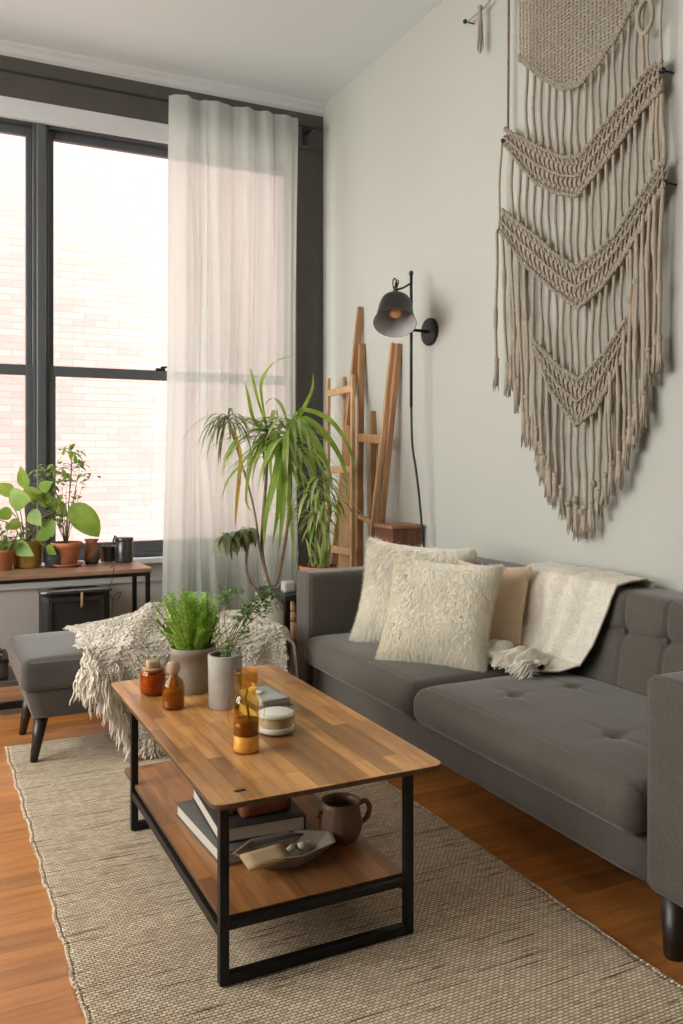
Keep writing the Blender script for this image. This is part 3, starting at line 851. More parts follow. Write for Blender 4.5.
# ------------------------------------------------------------------ console table under the window
CZ = .678
con = thing('console_table', (.3, 4.62, 0), 'narrow wooden console table with black metal legs below the window', 'console table')
B().box(-.75, 1.085, 4.45, 4.80, CZ - .022, CZ).out('tabletop', M['console'], con, bevel=.004)
for x in (-.72, 1.065):
    for y in (4.47, 4.78): B().box(x - .011, x + .011, y - .011, y + .011, 0, CZ - .022).out('leg', M['black'], con)
B().box(-.71, 1.055, 4.462, 4.478, CZ - .04, CZ - .022).out('rail', M['black'], con)
B().box(-.71, 1.055, 4.772, 4.788, CZ - .04, CZ - .022).out('rail', M['black'], con)
B().box(-.71, 1.055, 4.46, 4.79, .14, .165).out('lower_shelf', M['bookgrey'], con)
B().box(-.71, 1.055, 4.46, 4.49, .03, .06).out('foot_rail', M['black'], con)
# magazines and a black tray on the lower shelf (left edge of the view)
mg = thing('storage_box', (.22, 4.60, .165), 'flat grey box on the lower console shelf at the left edge', 'box')
B().soft((.22, 4.60, .215), (.34, .24, .10), .01, (6, 6, 4)).out('box_body', M['bookgrey'], mg, True)
B().soft((.22, 4.60, .262), (.35, .25, .022), .006, (6, 6, 4)).out('lid', M['blackmat'], mg, True)
for k in range(3):
    m_ = B().soft((.22 + .01 * k, 4.60, .279 + .011 * k), (.28 - .02 * k, .21, .010), .003, (4, 4, 2), None, Matrix.Rotation(.06 * (k - 1), 3, 'Z')).out('magazine', [M['bookblk'], M['bookwhite'], M['bookblk']][k], None, True)
    tag(recentre(m_), ['dark magazine lowest of the pile on the grey box', 'pale magazine between two dark ones on the grey box', 'dark magazine topmost on the grey box'][k], 'magazine', 'magazines on the grey box')

# black framed heater behind the console
hp0, hp1 = on_y(41, 590, 5.45), on_y(110, 590, 5.45)
hx0, hx1 = hp0.x, hp1.x
ht = thing('wall_heater', ((hx0 + hx1) / 2, 5.5, 0), 'black box heater with recessed front panel against the wall under the window', 'heater')
H1 = on_y(75, 589, 5.45).z
B().soft(((hx0 + hx1) / 2, 5.515, H1 / 2), (hx1 - hx0, .15, H1), .012, (6, 4, 6)).out('casing', M['blackmat'], ht, True)
B().soft(((hx0 + hx1) / 2, 5.50, H1 - .012), (hx1 - hx0 + .02, .18, .024), .008, (6, 4, 4)).out('top_plate', M['pewter'], ht, True)
fr = B(); a, b_, c_, d_ = hx0 + .04, hx1 - .04, .10, H1 - .07
fr.box(a, b_, 5.428, 5.442, d_, d_ + .02); fr.box(a, b_, 5.428, 5.442, c_, c_ + .02); fr.box(a, a + .02, 5.428, 5.442, c_ + .02, d_); fr.box(b_ - .02, b_, 5.428, 5.442, c_ + .02, d_)
fr.out('panel_frame', M['pewter'], ht)
B().tube([((hx0 + hx1) / 2 + .03, 5.435, .34), ((hx0 + hx1) / 2 + .03, 5.415, .35), ((hx0 + hx1) / 2 + .03, 5.415, .43), ((hx0 + hx1) / 2 + .03, 5.435, .44)], .008).out('handle', M['cork'], ht, True)

# ------------------------------------------------------------------ pots and plants helpers
def pot(root, c, prof, mat, name='pot', n=36, soil=None):
    b = B().lathe(c, prof, n, cap=(True, False)); o = b.out(name, mat, root, True)
    if soil: B().lathe((c[0], c[1], c[2] + soil[1]), [(.001, .004), (soil[0] * .6, .006), (soil[0], 0)], 24, cap=(False, False)).out('soil', M['soil'], root, True)
    return o
def wallprof(pts, th=.005):
    """closed wall profile: outer up then inner down"""
    o = list(pts); i = [(max(.001, r - th), z + (th if k == 0 else 0)) for k, (r, z) in enumerate(pts)]
    return o + i[::-1] + [(.001, pts[0][1] + th)]
def arc(p, d, L, bend, n=8, curl=0):
    """leaf midrib: starts at p in direction d and droops"""
    p = Vector(p); d = Vector(d).normalized(); pts = [p.copy()]
    for k in range(n):
        d = (d + Vector((0, 0, -bend / n)) * (1 + curl * k / n)).normalized(); p = p + d * L / n; pts.append(p.copy())
    return pts
def strapw(n, w, tip=.5):
    return [w * (min(1, .45 + 1.4 * t) if t < .4 else (1 if t < tip else max(.02, 1 - ((t - tip) / (1 - tip)) ** 1.6))) for t in [k / n for k in range(n + 1)]]
def ovalw(n, w):
    return [max(.001, w * sin(pi * min(1, (k / n) ** .75)) ** .8) for k in range(n + 1)]
def heartw(n, w):
    return [w * q for q in [.35, .82, 1, .98, .88, .72, .5, .26, .01]] if n == 8 else ovalw(n, w)

def smoothpath(pts, n=6):
    pts = [Vector(p) for p in pts]; out = []
    for i in range(len(pts) - 1):
        p0, p1, p2, p3 = pts[max(i - 1, 0)], pts[i], pts[i + 1], pts[min(i + 2, len(pts) - 1)]
        for k in range(n):
            t = k / n; out.append(.5 * ((2 * p1) + (-p0 + p2) * t + (2 * p0 - 5 * p1 + 4 * p2 - p3) * t * t + (-p0 + 3 * p1 - 3 * p2 + p3) * t ** 3))
    return out + [pts[-1]]
# ------------------------------------------------------------------ console plants
# mustard pot with broad leaves
def pz_on_console(px, py=566): return on_z(px, py, CZ)
c = pz_on_console(27, 567)
tr = thing('potted_plant', tuple(c), 'bright green broad-leafed plant in a mustard glazed pot on the console', 'plant')
pr = .075
pot(tr, c, wallprof([(.065, 0), (.073, .01), (.076, .135), (.078, .14)], .006), M['mustard'], soil=(.068, .118))
st = B(); lv = B()
ctr = c + Vector((0, 0, .12))
IR = Vector((cos(YAW), -sin(YAW), 0)); IU = Vector((0, 0, 1)); IV = Vector((sin(YAW), cos(YAW), 0))
targets = [(24, 488, 92, .125, .036), (14, 493, 150, .12, .036), (9, 501, 15, .13, .060), (24, 497, 25, .11, .045), (36, 497, -8, .13, .052), (12, 512, 190, .09, .035),
           (20, 522, 200, .08, .030), (14, 545, -15, .13, .042), (46, 520, -60, .10, .040), (50, 532, 200, .09, .035), (30, 512, -40, .10, .042), (40, 490, 40, .09, .03),
           (0, 520, 160, .10, .04), (6, 552, 230, .08, .035), (55, 505, -30, .10, .045), (46, 548, -20, .07, .03)]
for px, py, ang, L, W in targets:
    e = on_y(px, py, c.y + U(-.10, .03)); m_ = ctr.lerp(e, .5) + Vector((0, 0, .03))
    st.tube(smoothpath([ctr + Vector((U(-.02, .02), U(-.02, .02), 0)), m_, e], 4), .0028, 5)
    a = radians(ang); d = IR * cos(a) + IU * sin(a) - IV * .25; sd = IR * -sin(a) + IU * cos(a) - IV * U(-.3, .5)
    lv.blade(arc(e, d, L, .35, 8), heartw(8, W), sd, .10)
st.out('stems', M['stem'], tr, True); lv.out('leaves', M['leafB'], tr, True)

# terracotta pot, saucer, tall airy plant with one huge leaf
c = pz_on_console(66.5, 566)
tr = thing('potted_plant', tuple(c), 'airy plant with one huge round leaf in a terracotta pot on the console', 'plant')
B().lathe(c, wallprof([(.07, 0), (.088, .012), (.09, .016)], .005), 32, cap=(True, False)).out('saucer', M['terra'], tr, True)
c2 = c + Vector((0, 0, .007))
pot(tr, c2, wallprof([(.052, 0), (.068, .085), (.070, .09), (.080, .092), (.082, .118), (.080, .12)], .006), M['terra'], soil=(.070, .102))
st = B(); lv = B(); lb = B(); base = c2 + Vector((0, 0, .10))
def yy(px, py, dy=0): return on_y(px, py, c.y + dy)
stems = [[(66, 541), (69, 500), (71, 480), (72, 455)], [(64, 541), (62, 510), (55, 490), (52, 470)], [(67, 541), (65, 525), (58, 520)], [(68, 541), (80, 505), (92, 492), (98, 490)]]
for s_ in stems[:3]:
    st.tube([yy(*q) for q in s_], [.003] * (len(s_) - 1) + [.0015], 5)
st.tube([yy(67, 541), yy(70, 520, -.02), yy(72, 508, -.03)], [.004, .003, .003], 5)
# huge leaf
o_ = yy(70, 506, -.04)
tip = yy(99, 537, -.07)
mid_ = [o_.lerp(tip, k / 8) + Vector((0, -.015 * sin(pi * k / 8), .012 * sin(pi * k / 8))) for k in range(9)]
lb.blade(mid_, [q * .068 for q in [.25, .70, .93, 1, 1, .92, .76, .5, .02]], Vector((.4, -.1, .9)), .06)
rn = random.Random(21)
clusters = [(72, 450, 26), (60, 468, 22), (80, 466, 24), (50, 480, 26), (66, 480, 24), (86, 474, 12), (44, 497, 24), (58, 498, 26), (72, 500, 12), (50, 515, 22), (40, 470, 10), (76, 485, 10), (60, 522, 18)]
for px, py, nn in clusters:
    ce = yy(px, py, rn.uniform(-.05, .04))
    st.tube([base, base.lerp(ce, .5) + Vector((0, 0, .02)), ce], [.002, .0016, .001], 4)
    for _ in range(nn):
        a = ce + Vector((rn.gauss(0, .022), rn.gauss(0, .022), rn.gauss(0, .016)))
        d = Vector((rn.gauss(0, 1), rn.gauss(0, .7), rn.gauss(.1, .5))).normalized()
        lv.blade(arc(a, d, rn.uniform(.03, .06), .6, 4), ovalw(4, rn.uniform(.009, .016)), None, .2)
st.out('stems', M['stem'], tr, True); lv.out('small_leaves', M['leafC'], tr, True); lb.out('large_leaf', M['leafB'], tr, True)

# partly visible pot at the left edge
c = pz_on_console(-4, 561); c.y = 4.71
tr = thing('potted_plant', tuple(c), 'small plant in an orange clay pot cut by the left edge on the console', 'plant')
pot(tr, c, wallprof([(.045, 0), (.060, .09), (.066, .092), (.066, .108)], .006), M['terra'], soil=(.058, .09))
lv = B(); st = B()
for _ in range(60):
    a = c + Vector((rn.gauss(.02, .05), rn.gauss(0, .05), .12 + abs(rn.gauss(0, .06))))
    st.tube([c + Vector((0, 0, .09)), a], [.0015, .001], 4)
    lv.blade(arc(a, (rn.gauss(0, 1), rn.gauss(0, 1), rn.gauss(0, .4)), .05, .7, 4), ovalw(4, .013), None, .2)
lv.out('leaves', M['leafC'], tr, True); st.out('stems', M['stem'], tr, True)

# dark grey small pot behind
c = pz_on_console(47, 561); c.y = 4.73
o = B().lathe(c, wallprof([(.045, 0), (.055, .05), (.05, .105), (.052, .115)], .005), 28, cap=(True, False)).out('grey_pot', M['greypot'], None, True)
tag(recentre(o), 'small dark grey empty pot between the mustard and terracotta pots', 'pot')
# two-tone vase
c = pz_on_console(91.5, 563.5)
o = B().lathe(c, wallprof([(.032, 0), (.042, .02), (.047, .05), (.042, .085), (.032, .105), (.030, .118), (.040, .132)], .004), 28, cap=(True, False)).out('stoneware_vase', None or M['mugin'], None, True)
def two_tone():
    m, nt, b = newmat('two_tone_stoneware')
    v = coords(nt); sep = N(nt, 'ShaderNodeSeparateXYZ'); nt.links.new(v, sep.inputs[0])
    nt.links.new(ramp(nt, noise_n(nt, v, 9, 1), [(.46, (.36, .15, .08)), (.54, (.10, .085, .075))]), b.inputs['Base Color']); b.inputs['Roughness'].default_value = .6
    return m
o.data.materials[0] = two_tone()
tag(recentre(o), 'little brown and grey stoneware vase beside the terracotta pot', 'vase')
# small pewter pan and canister
c = pz_on_console(108, 561.5)
t = thing('small_saucepan', tuple(c), 'small dark metal saucepan with upright handle left of the grey canister', 'saucepan')
B().lathe(c, wallprof([(.036, 0), (.040, .006), (.041, .082), (.044, .086)], .003), 28, cap=(True, False)).out('body', M['pewter'], t, True)
B().tube([c + Vector((-.035, -.012, .08)), c + Vector((-.06, -.03, .105)), c + Vector((-.068, -.035, .107))], .004, 8).out('handle', M['pewter'], t, True)
c = pz_on_console(124, 562)
t = thing('canister', tuple(c), 'round grey metal canister with lid at the right end of the console', 'canister')
B().lathe(c, [(.045, 0), (.048, .004), (.048, .118), (.046, .12)], 32).out('body', M['pewter'], t, True)
B().lathe(c + Vector((0, 0, .118)), [(.050, 0), (.051, .003), (.051, .014), (.048, .018)], 32).out('lid', M['pewter'], t, True)
B().tube([c + Vector((-.048, -.01, .10)), c + Vector((-.062, -.014, .12)), c + Vector((-.052, -.012, .148)), c + Vector((-.040, -.008, .138))], .0045, 8).out('handle', M['blackmat'], t, True)
# thin cord hanging from the console
cp = [on_y(114, 545, 4.43), on_y(114, 566, 4.43), on_y(112, 580, 4.44), on_y(108, 592, 4.46), on_y(116, 600, 4.5), on_y(121, 592, 4.5), on_y(113, 598, 4.48), on_y(112, 622, 4.46)]
cp = [Vector((cp[1].x, 4.52, CZ + .003))] + cp[1:]
o = B().tube(smoothpath(cp), .0018, 5).out('power_cord', M['blackmat'], None, True)
tag(recentre(o), 'thin dark cord looping down from the console table edge', 'cord')

# ------------------------------------------------------------------ items on the coffee table
def on_table(px, py): return on_z(px, py, TZ)
# candle
c = on_table(153, 694)
t = thing('jar_candle', tuple(c), 'round amber jar candle with wooden knob at the left of the coffee table', 'candle')
B().lathe(c, wallprof([(.030, 0), (.041, .006), (.044, .018), (.044, .072), (.038, .086), (.030, .090)], .002), 36, cap=(True, False)).out('jar', M['amber'], t, True)
B().lathe(c, [(.028, .004), (.039, .009), (.0415, .02), (.0415, .070), (.03, .072)], 32).out('wax', M['wax'], t, True)
B().lathe(c + Vector((0, 0, .078)), [(.031, 0), (.034, .003), (.034, .010), (.030, .013)], 28).out('lid', M['cork'], t, True)
B().soft(c + Vector((0, 0, .103)), (.044, .044, .026), .006, (5, 5, 4)).out('knob', M['cork'], t, True)
# brown bottle
c = on_table(173.5, 708)
t = thing('glass_bottle', tuple(c), 'small brown glass bottle half filled with yellow oil beside the jar candle', 'bottle')
B().lathe(c, wallprof([(.030, 0), (.034, .004), (.035, .012), (.035, .070), (.030, .088), (.018, .100), (.014, .108), (.015, .118)], .002), 32, cap=(True, False)).out('bottle_body', M['brownglass'], t, True)
B().lathe(c, [(.029, .004), (.0325, .010), (.0325, .056), (.0325, .058)], 28).out('oil', M['oil'], t, True)
B().lathe(c + Vector((0, 0, .108)), [(.012, 0), (.020, .010), (.022, .02), (.020, .036), (.012, .042)], 24).out('stopper', M['cork'], t, True)
# greige pot with fern
c = on_table(193, 691)
t = thing('potted_fern', tuple(c), 'feathery bright green fern in a tapered greige pot on the coffee table', 'plant')
pot(t, c, wallprof([(.052, 0), (.056, .004), (.066, .07), (.074, .128), (.078, .130), (.079, .152), (.077, .155)], .006), M['greige'], soil=(.070, .135))
lv = B(); st = B(); rn = random.Random(5)
for k in range(120):
    a = rn.uniform(0, 2 * pi); rr = rn.uniform(0, .055); p = c + Vector((rr * cos(a), rr * sin(a), .135))
    out_ = rn.uniform(.05, .55) * (.4 + rr / .055)
    d = Vector((out_ * cos(a) - .06, out_ * sin(a), 1)); L = rn.uniform(.09, .19) * (1.1 if out_ < .4 else .9)
    pts = arc(p, d, L, rn.uniform(.2, .7), 9)
    st.tube(pts, [.0012] * 9 + [.0006], 4)
    for i in range(1, 10):
        tdir = (pts[i] - pts[i - 1]).normalized(); sd = tdir.cross(Vector((cos(a), sin(a), .2))).normalized()
        ll = .020 * (1 - .65 * abs(i / 9 - .45))
        for s_ in (-1, 1):
            for hf in (0, .5):
                pp = pts[i - 1].lerp(pts[i], hf + .5 if hf == 0 else 1)
                dd = (sd * s_ + tdir * .55 + Vector((rn.gauss(0, .2), rn.gauss(0, .2), rn.gauss(0, .2)))).normalized()
                lv.blade([pp, pp + dd * ll * .5, pp + dd * ll], [.0018, .0042, .0006], tdir, .1)
st.out('stems', M['stem'], t, True); lv.out('fronds', M['fern'], t, True)
# concrete cylinder with sprigs
c = on_table(225, 706)
t = thing('potted_sprigs', tuple(c), 'leggy leafy sprigs in a pale concrete cylinder pot on the coffee table', 'plant')
pot(t, c, wallprof([(.050, 0), (.052, .004), (.055, .165), (.053, .168)], .008), M['concrete'], soil=(.046, .150))
pc = c + Vector((-.010, -.054, .115))
B().soft(c + Vector((0.022 - .012, -.0525, .112)), (.024, .002, .030), .0009, (4, 2, 4), None, Matrix.Rotation(radians(-8), 3, 'Z')).out('emblem', M['greige'], t, True)
lv = B(); st = B(); rn = random.Random(8)
base = c + Vector((0, 0, .15))
heads = [((232, 592), 50), ((222, 600), 30), ((262, 596), 70), ((252, 606), 80), ((244, 616), 50), ((268, 608), 60), ((272, 592), 30), ((216, 632), 8), ((246, 632), 26), ((229, 648), 40)]
for (px, py), nn in heads:
    e = on_y(px, py, c.y + rn.uniform(-.03, .05)); m_ = base.lerp(e, .55) + Vector((-.015, 0, .012))
    path = smoothpath([base + Vector((rn.uniform(-.02, .02), rn.uniform(-.02, .02), -.005)), m_, e], 6)
    st.tube(path, .0016, 5)
    for _ in range(nn):
        q = path[rn.randrange(max(1, len(path) - 4), len(path))] if rn.random() < .6 else e
        a = q + Vector((rn.gauss(0, .016), rn.gauss(0, .014), rn.gauss(0, .012)))
        lv.blade(arc(a, (rn.gauss(0, 1), rn.gauss(0, 1), rn.gauss(.3, .6)), rn.uniform(.012, .022), .4, 3), ovalw(3, rn.uniform(.005, .008)), None, .25)
st.out('stems', M['stem'], t, True); lv.out('leaves', M['sprig'], t, True)
# honey glass carafe
c = on_table(246, 751)
t = thing('glass_carafe', tuple(c), 'tall honey-coloured glass carafe with layered liquid near the middle of the coffee table', 'carafe')
B().lathe(c, wallprof([(.034, 0), (.036, .003), (.0365, .01), (.0365, .130), (.034, .144), (.0285, .155), (.0285, .166), (.0325, .174), (.0330, .218), (.0325, .221)], .002), 36, cap=(True, False)).out('carafe_body', M['honey'], t, True)
B().lathe(c, [(.032, .004), (.0340, .006), (.0340, .047)], 32).out('pale_liquid', M['pinkliq'], t, True)
B().lathe(c + Vector((0, 0, .0475)), [(.0340, 0), (.0340, .040)], 32).out('dark_liquid', M['syrup'], t, True)
B().tube([c + Vector((.006, -.01, .09)), c + Vector((-.004, -.006, .145)), c + Vector((.004, .0, .17))], .0035, 6).out('wick', M['leafY'], t, True)
for s_ in (-1, 1):
    hp = [c + Vector((s_ * q * cos(YAW), -s_ * q * sin(YAW), z)) for q, z in ((.029, .160), (.042, .152), (.049, .132), (.050, .10), (.046, .082), (.042, .078))]
    B().tube(smoothpath(hp, 4), .0018, 6).out('wire_handle', M['honey'], t, True)
# glass dish with white candle
c = on_table(276, 732)
t = thing('glass_dish', tuple(c), 'low round clear glass dish with white wax on the coffee table beside the carafe', 'dish')
B().lathe(c, wallprof([(.048, 0), (.055, .004), (.057, .012), (.057, .062), (.058, .065)], .0025), 40, cap=(True, False)).out('bowl', M['clear'], t, True)
B().lathe(c, [(.045, .004), (.053, .008), (.0535, .018), (.05, .021)], 36).out('wax', M['white'], t, True)
B().lathe(c + Vector((0, 0, .021)), [(.046, 0), (.047, .004), (.047, .024), (.044, .028)], 36).out('tan_candle', M['card'], t, True)
B().lathe(c + Vector((0, 0, .050)), [(.053, 0), (.0535, .003), (.0535, .008), (.048, .011)], 36).out('lid', M['white'], t, True)
# boxes / books behind the dish
rz = Matrix.Rotation(radians(6), 3, 'Z')
c1 = on_table(274, 715) + Vector((.0, .085, 0))
c1 = Vector((c.x + .03, c.y + .16, TZ))
def book(name, ctr, sx, sy, th, rot, cover, label, group=None, cat='book'):
    root = thing(name, tuple(ctr), label, cat, group); m3 = Matrix.Rotation(rot, 3, 'Z')
    for zz in (.0018, th - .0018):
        B().soft(Vector(ctr) + Vector((0, 0, zz)), (sx, sy, .0036), .0015, (4, 4, 2), None, m3).out('cover', cover, root, True)
    B().soft(Vector(ctr) + m3 @ Vector((-sx / 2 + .0018, 0, th / 2)), (.0036, sy, th - .001), .0015, (2, 4, 4), None, m3).out('spine', cover, root, True)
    B().soft(Vector(ctr) + m3 @ Vector((.0, 0, th / 2)), (sx - .010, sy - .008, th - .0076), .001, (2, 2, 2), None, m3).out('pages', M['paper'], root)
    return root
book('book', c1, .105, .17, .028, radians(4), M['bookwhite'], 'off-white book lowest in the small pile behind the glass dish', 'small pile on the coffee table')
book('book', c1 + Vector((0, 0, .0285)), .10, .165, .020, radians(8), M['bookgrey'], 'grey book in the middle of the small pile behind the glass dish', 'small pile on the coffee table')
bx = thing('tin_box', tuple(c1 + Vector((-.004, 0, .049))), 'flat pale grey tin box topmost on the small coffee table book pile', 'box')
B().soft(c1 + Vector((-.004, 0, .058)), (.098, .155, .018), .005, (6, 6, 4), None, Matrix.Rotation(radians(5), 3, 'Z')).out('tin_body', M['pewter'] if False else plain('pale_tin', (.36, .36, .34), .4, .3), bx, True)
B().soft(c1 + Vector((-.004, 0, .069)), (.100, .157, .007), .003, (6, 6, 3), None, Matrix.Rotation(radians(5), 3, 'Z')).out('tin_lid', plain('pale_tin_lid', (.44, .44, .42), .4, .2), bx, True)
for k, (dx, dy, r_) in enumerate(((-.03, .035, .018), (-.022, -.002, .015))):
    o = B().lathe(c1 + Vector((dx, dy, .0728)), [(r_ * .7, 0), (r_, .003), (r_, .007), (r_ * .6, .010)], 20).out('pebble', M['white'], None, True)
    tag(recentre(o), ['larger white pebble farther back on the tin box', 'smaller white pebble nearer the front on the tin box'][k], 'pebble', 'white pebbles on the tin box')

# ------------------------------------------------------------------ lower shelf items
def on_shelf(px, py): return on_z(px, py, SZ)
bc = Vector((.84, 2.38, SZ))
book('large_book', bc, .27, .38, .040, radians(183), M['bookgrey'], 'large grey book lying lowest on the table shelf', 'books on the table shelf')
book('large_book', bc + Vector((.02, .01, .0405)), .25, .34, .042, radians(176), M['bookblk'], 'large black book lying on the grey book on the table shelf', 'books on the table shelf')
pb = thing('wooden_box', tuple(bc + Vector((.03, .03, .083))), 'small brown wooden box with pale lid on top of the black book', 'box')
B().soft(bc + Vector((.035, .0, .105)), (.15, .24, .044), .006, (6, 6, 4)).out('box_body', M['redwood'], pb, True)
B().soft(bc + Vector((.035, .0, .131)), (.13, .21, .009), .003, (6, 6, 3)).out('lid', M['bookwhite'], pb, True)
o = B().tube([bc + Vector((-.065, -.08, .105)), bc + Vector((-.075, .08, .105))], [.021, .021], 20).out('wooden_roller', M['ladder2'], None, True)
tag(recentre(o), 'short round piece of wood lying beside the wooden box on the black book', 'wooden roller')
# faceted tray
tc = on_shelf(274, 872)
tc = Vector((.885, 2.145, SZ))
t = thing('faceted_tray', tuple(tc), 'bone-coloured faceted tray of small things at the front of the table shelf', 'tray')
def tray_ring(r, z, n=7, sx=1.55, off=.3):
    return [Vector((tc.x + r * sx * cos(2 * pi * k / n + off), tc.y + r * .85 * sin(2 * pi * k / n + off), tc.z + z)) for k in range(n)]
b = B(); rings = [tray_ring(.055, .0), tray_ring(.098, .045), tray_ring(.092, .045), tray_ring(.051, .005)]
for r_ in rings: b.v += r_
for i in range(3):
    for k in range(7): b.f.append((i * 7 + k, i * 7 + (k + 1) % 7, (i + 1) * 7 + (k + 1) % 7, (i + 1) * 7 + k)); b.mi.append(0)
b.f += [tuple(range(6, -1, -1)), tuple(range(21, 28))]; b.mi += [0, 0]
b.out('tray_body', M['bone'], t)
o = B().soft(tc + Vector((-.075, -.045, .045)), (.125, .060, .010), .002, (4, 4, 2), None, Matrix.Rotation(.12, 3, 'Z') @ Matrix.Rotation(.25, 3, 'X')).out('card_packet', M['card'], None, True)
tag(recentre(o), 'flat tan card packet leaning on the tray rim', 'card packet')
rn = random.Random(12)
for k in range(9):
    a = Vector((rn.uniform(-.03, .09), rn.uniform(-.03, .04), .018 + rn.uniform(0, .012)))
    o = B().ball(tc + a, rn.uniform(.010, .016), 10, (1.4, 1, .8)).out('pebble', [M['bone'], M['greige'], M['cream']][k % 3], None, True)
    tag(recentre(o), 'small rounded stone lying in the faceted tray', 'pebble', 'stones in the faceted tray')
# mug
c = on_shelf(342, 840)
c = Vector((1.075, 2.20, SZ))
t = thing('stoneware_mug', tuple(c), 'brown ribbed stoneware mug at the right of the table shelf', 'mug')
def ribbed():
    b = B(); prof = wallprof([(.040, 0), (.046, .004), (.058, .025), (.062, .045), (.058, .070), (.054, .095), (.056, .112)], .005)
    n = 64; vs = []; 
    for i, (r, z) in enumerate(prof):
        for k in range(n):
            rr = r * (1 + (.014 * cos(k * 2 * pi / n * 16) if i < 7 and .01 < z < .09 else 0)); vs.append(c + Vector((rr * cos(2 * pi * k / n), rr * sin(2 * pi * k / n), z)))
    m = len(prof); b.add(vs, [(i * n + k, i * n + (k + 1) % n, (i + 1) * n + (k + 1) % n, (i + 1) * n + k) for i in range(m - 1) for k in range(n)] + [tuple(range(n - 1, -1, -1))])
    return b
ribbed().out('mug_body', M['mug'], t, True)
B().lathe(c + Vector((0, 0, .085)), [(.001, 0), (.049, 0)], 28, cap=(False, False)).out('coffee', M['mugin'], t)
hd = Vector((.92, -.12, 0)).normalized()
B().tube(smoothpath([c + hd * .052 + Vector((0, 0, .095)), c + hd * .075 + Vector((0, 0, .100)), c + hd * .088 + Vector((0, 0, .080)), c + hd * .080 + Vector((0, 0, .052)), c + hd * .058 + Vector((0, 0, .040))], 5), .0075, 10).out('handle', M['mug'], t, True)
B().tube(smoothpath([c - hd * .052 + Vector((0, 0, .085)), c - hd * .066 + Vector((0, 0, .086)), c - hd * .070 + Vector((0, 0, .074)), c - hd * .058 + Vector((0, 0, .066))], 4), .006, 8).out('thumb_lug', M['mug'], t, True)

# ------------------------------------------------------------------ wall lamp
pc = on_x(431, 332, XR)
t = thing('wall_lamp', tuple(pc), 'black wall lamp with bell shade on a long vertical rod above the wooden ladders', 'lamp')
B().lathe((XR, pc.y, pc.z), [(.078, -.0), (.078, -.016), (.074, -.022)], 40, axis=(1, 0, 0)).out('wall_plate', M['lampblk'], t, True)
PX = XR - .13
B().tube([(XR - .02, pc.y, pc.z), (PX, pc.y, pc.z + .004)], .0085, 12).out('arm', M['lampblk'], t, True)
zt = on_x(412, 273, PX).z
B().tube([(PX, pc.y, zt), (PX, pc.y, zt - .75)], .0085, 12).out('rod', M['lampblk'], t, True)
B().ball((PX, pc.y, zt), .013, 12, (1, 1, 1.2)).out('finial', M['lampblk'], t, True)
# shade
ctop = on_y(402, 291, pc.y - .01)
ax = Vector((-.30, -.46, -.84)).normalized()
sh_top = on_y(396, 298, pc.y - .05)
prof = [(.020, 0), (.058, .006), (.080, .026), (.090, .06), (.098, .12), (.112, .172), (.117, .182)]
b = B().lathe(sh_top, prof, 40, axis=ax, cap=(True, False)); sh = b.out('shade', M['lampblk'], t, True)
b = B().lathe(sh_top, [(max(.001, r - .003), z + (.004 if z < .1 else 0)) for r, z in prof], 40, axis=ax, cap=(True, False)); b.out('shade_lining', M['shadein'], sh, True)
B().lathe(sh_top - ax * .045, [(.010, 0), (.017, .004), (.021, .02), (.021, .052)], 20, axis=ax).out('socket_cap', M['lampblk'], t, True)
B().lathe(sh_top, [(.012, .02), (.014, .05), (.026, .075), (.034, .10), (.030, .122), (.014, .136), (.001, .139)], 24, axis=ax, cap=(True, False)).out('bulb', M['bulb'], t, True)
k0 = sh_top - ax * .045
zk = k0.z + .035
# bracket and chain from rod to cap
B().tube([(PX, pc.y, zk + .03), tuple(k0.lerp(Vector((PX, pc.y, zk + .03)), .45)), tuple(k0 + Vector((0, 0, .012)))], .006, 10).out('shade_bracket', M['lampblk'], t, True)
ch = B(); 
for k in range(5):
    q = k0 + Vector((-.010 + .004 * k, 0, .002 + .013 * k)); r_ = .010
    ring = [q + Vector((r_ * cos(a) * (1 if k % 2 else .4), r_ * cos(a) * (.2 if k % 2 else -.9), 1.3 * r_ * sin(a))) for a in [2 * pi * i / 12 for i in range(13)]]
    ch.tube(ring, .0028, 6, cap=False)
ch.tube([k0 + Vector((.012 * cos(a) - .01, 0, .045 + .030 * sin(a))) for a in [pi * i / 10 for i in range(-3, 14)]], .0035, 6)
ch.out('chain', M['lampblk'], t, True)
# cable running down from the rod
cab = [Vector((PX, pc.y, zt - .72)), Vector((PX + .004, pc.y - .004, zt - .95)), on_x(416, 470, PX + .02), on_x(420, 505, PX + .04), on_x(423, 548, PX + .05), on_x(424, 600, PX + .08), Vector((XR - .03, pc.y - .1, .25)), Vector((XR - .03, pc.y - .1, .02))]
cab[0].z = zt - .70
B().tube(smoothpath(cab, 8), .0065, 8).out('cable', M['lampblk'], t, True)

# ------------------------------------------------------------------ wooden ladders and boards behind the sofa
def pole(p0, p1, w, d, mat, name, parent, up=(0, 1, 0), w2=None):
    return B().beam(p0, p1, w, d, up, w2=w2).out(name, mat, parent, bevel=.003)
def leaned(px0, py0, xt, px1, xb, py1=None):
    """top at pixel (px0,py0) on plane x=xt; foot on the floor at pixel column px1, plane x=xb"""
    a = on_x(px0, py0, xt)
    d = ray(px1, 458); q = CAM + d * (xb / d.x)
    return a, Vector((xb, q.y, 0.0))
def atz(a, b, z): return a.lerp(b, (a.z - z) / (a.z - b.z))
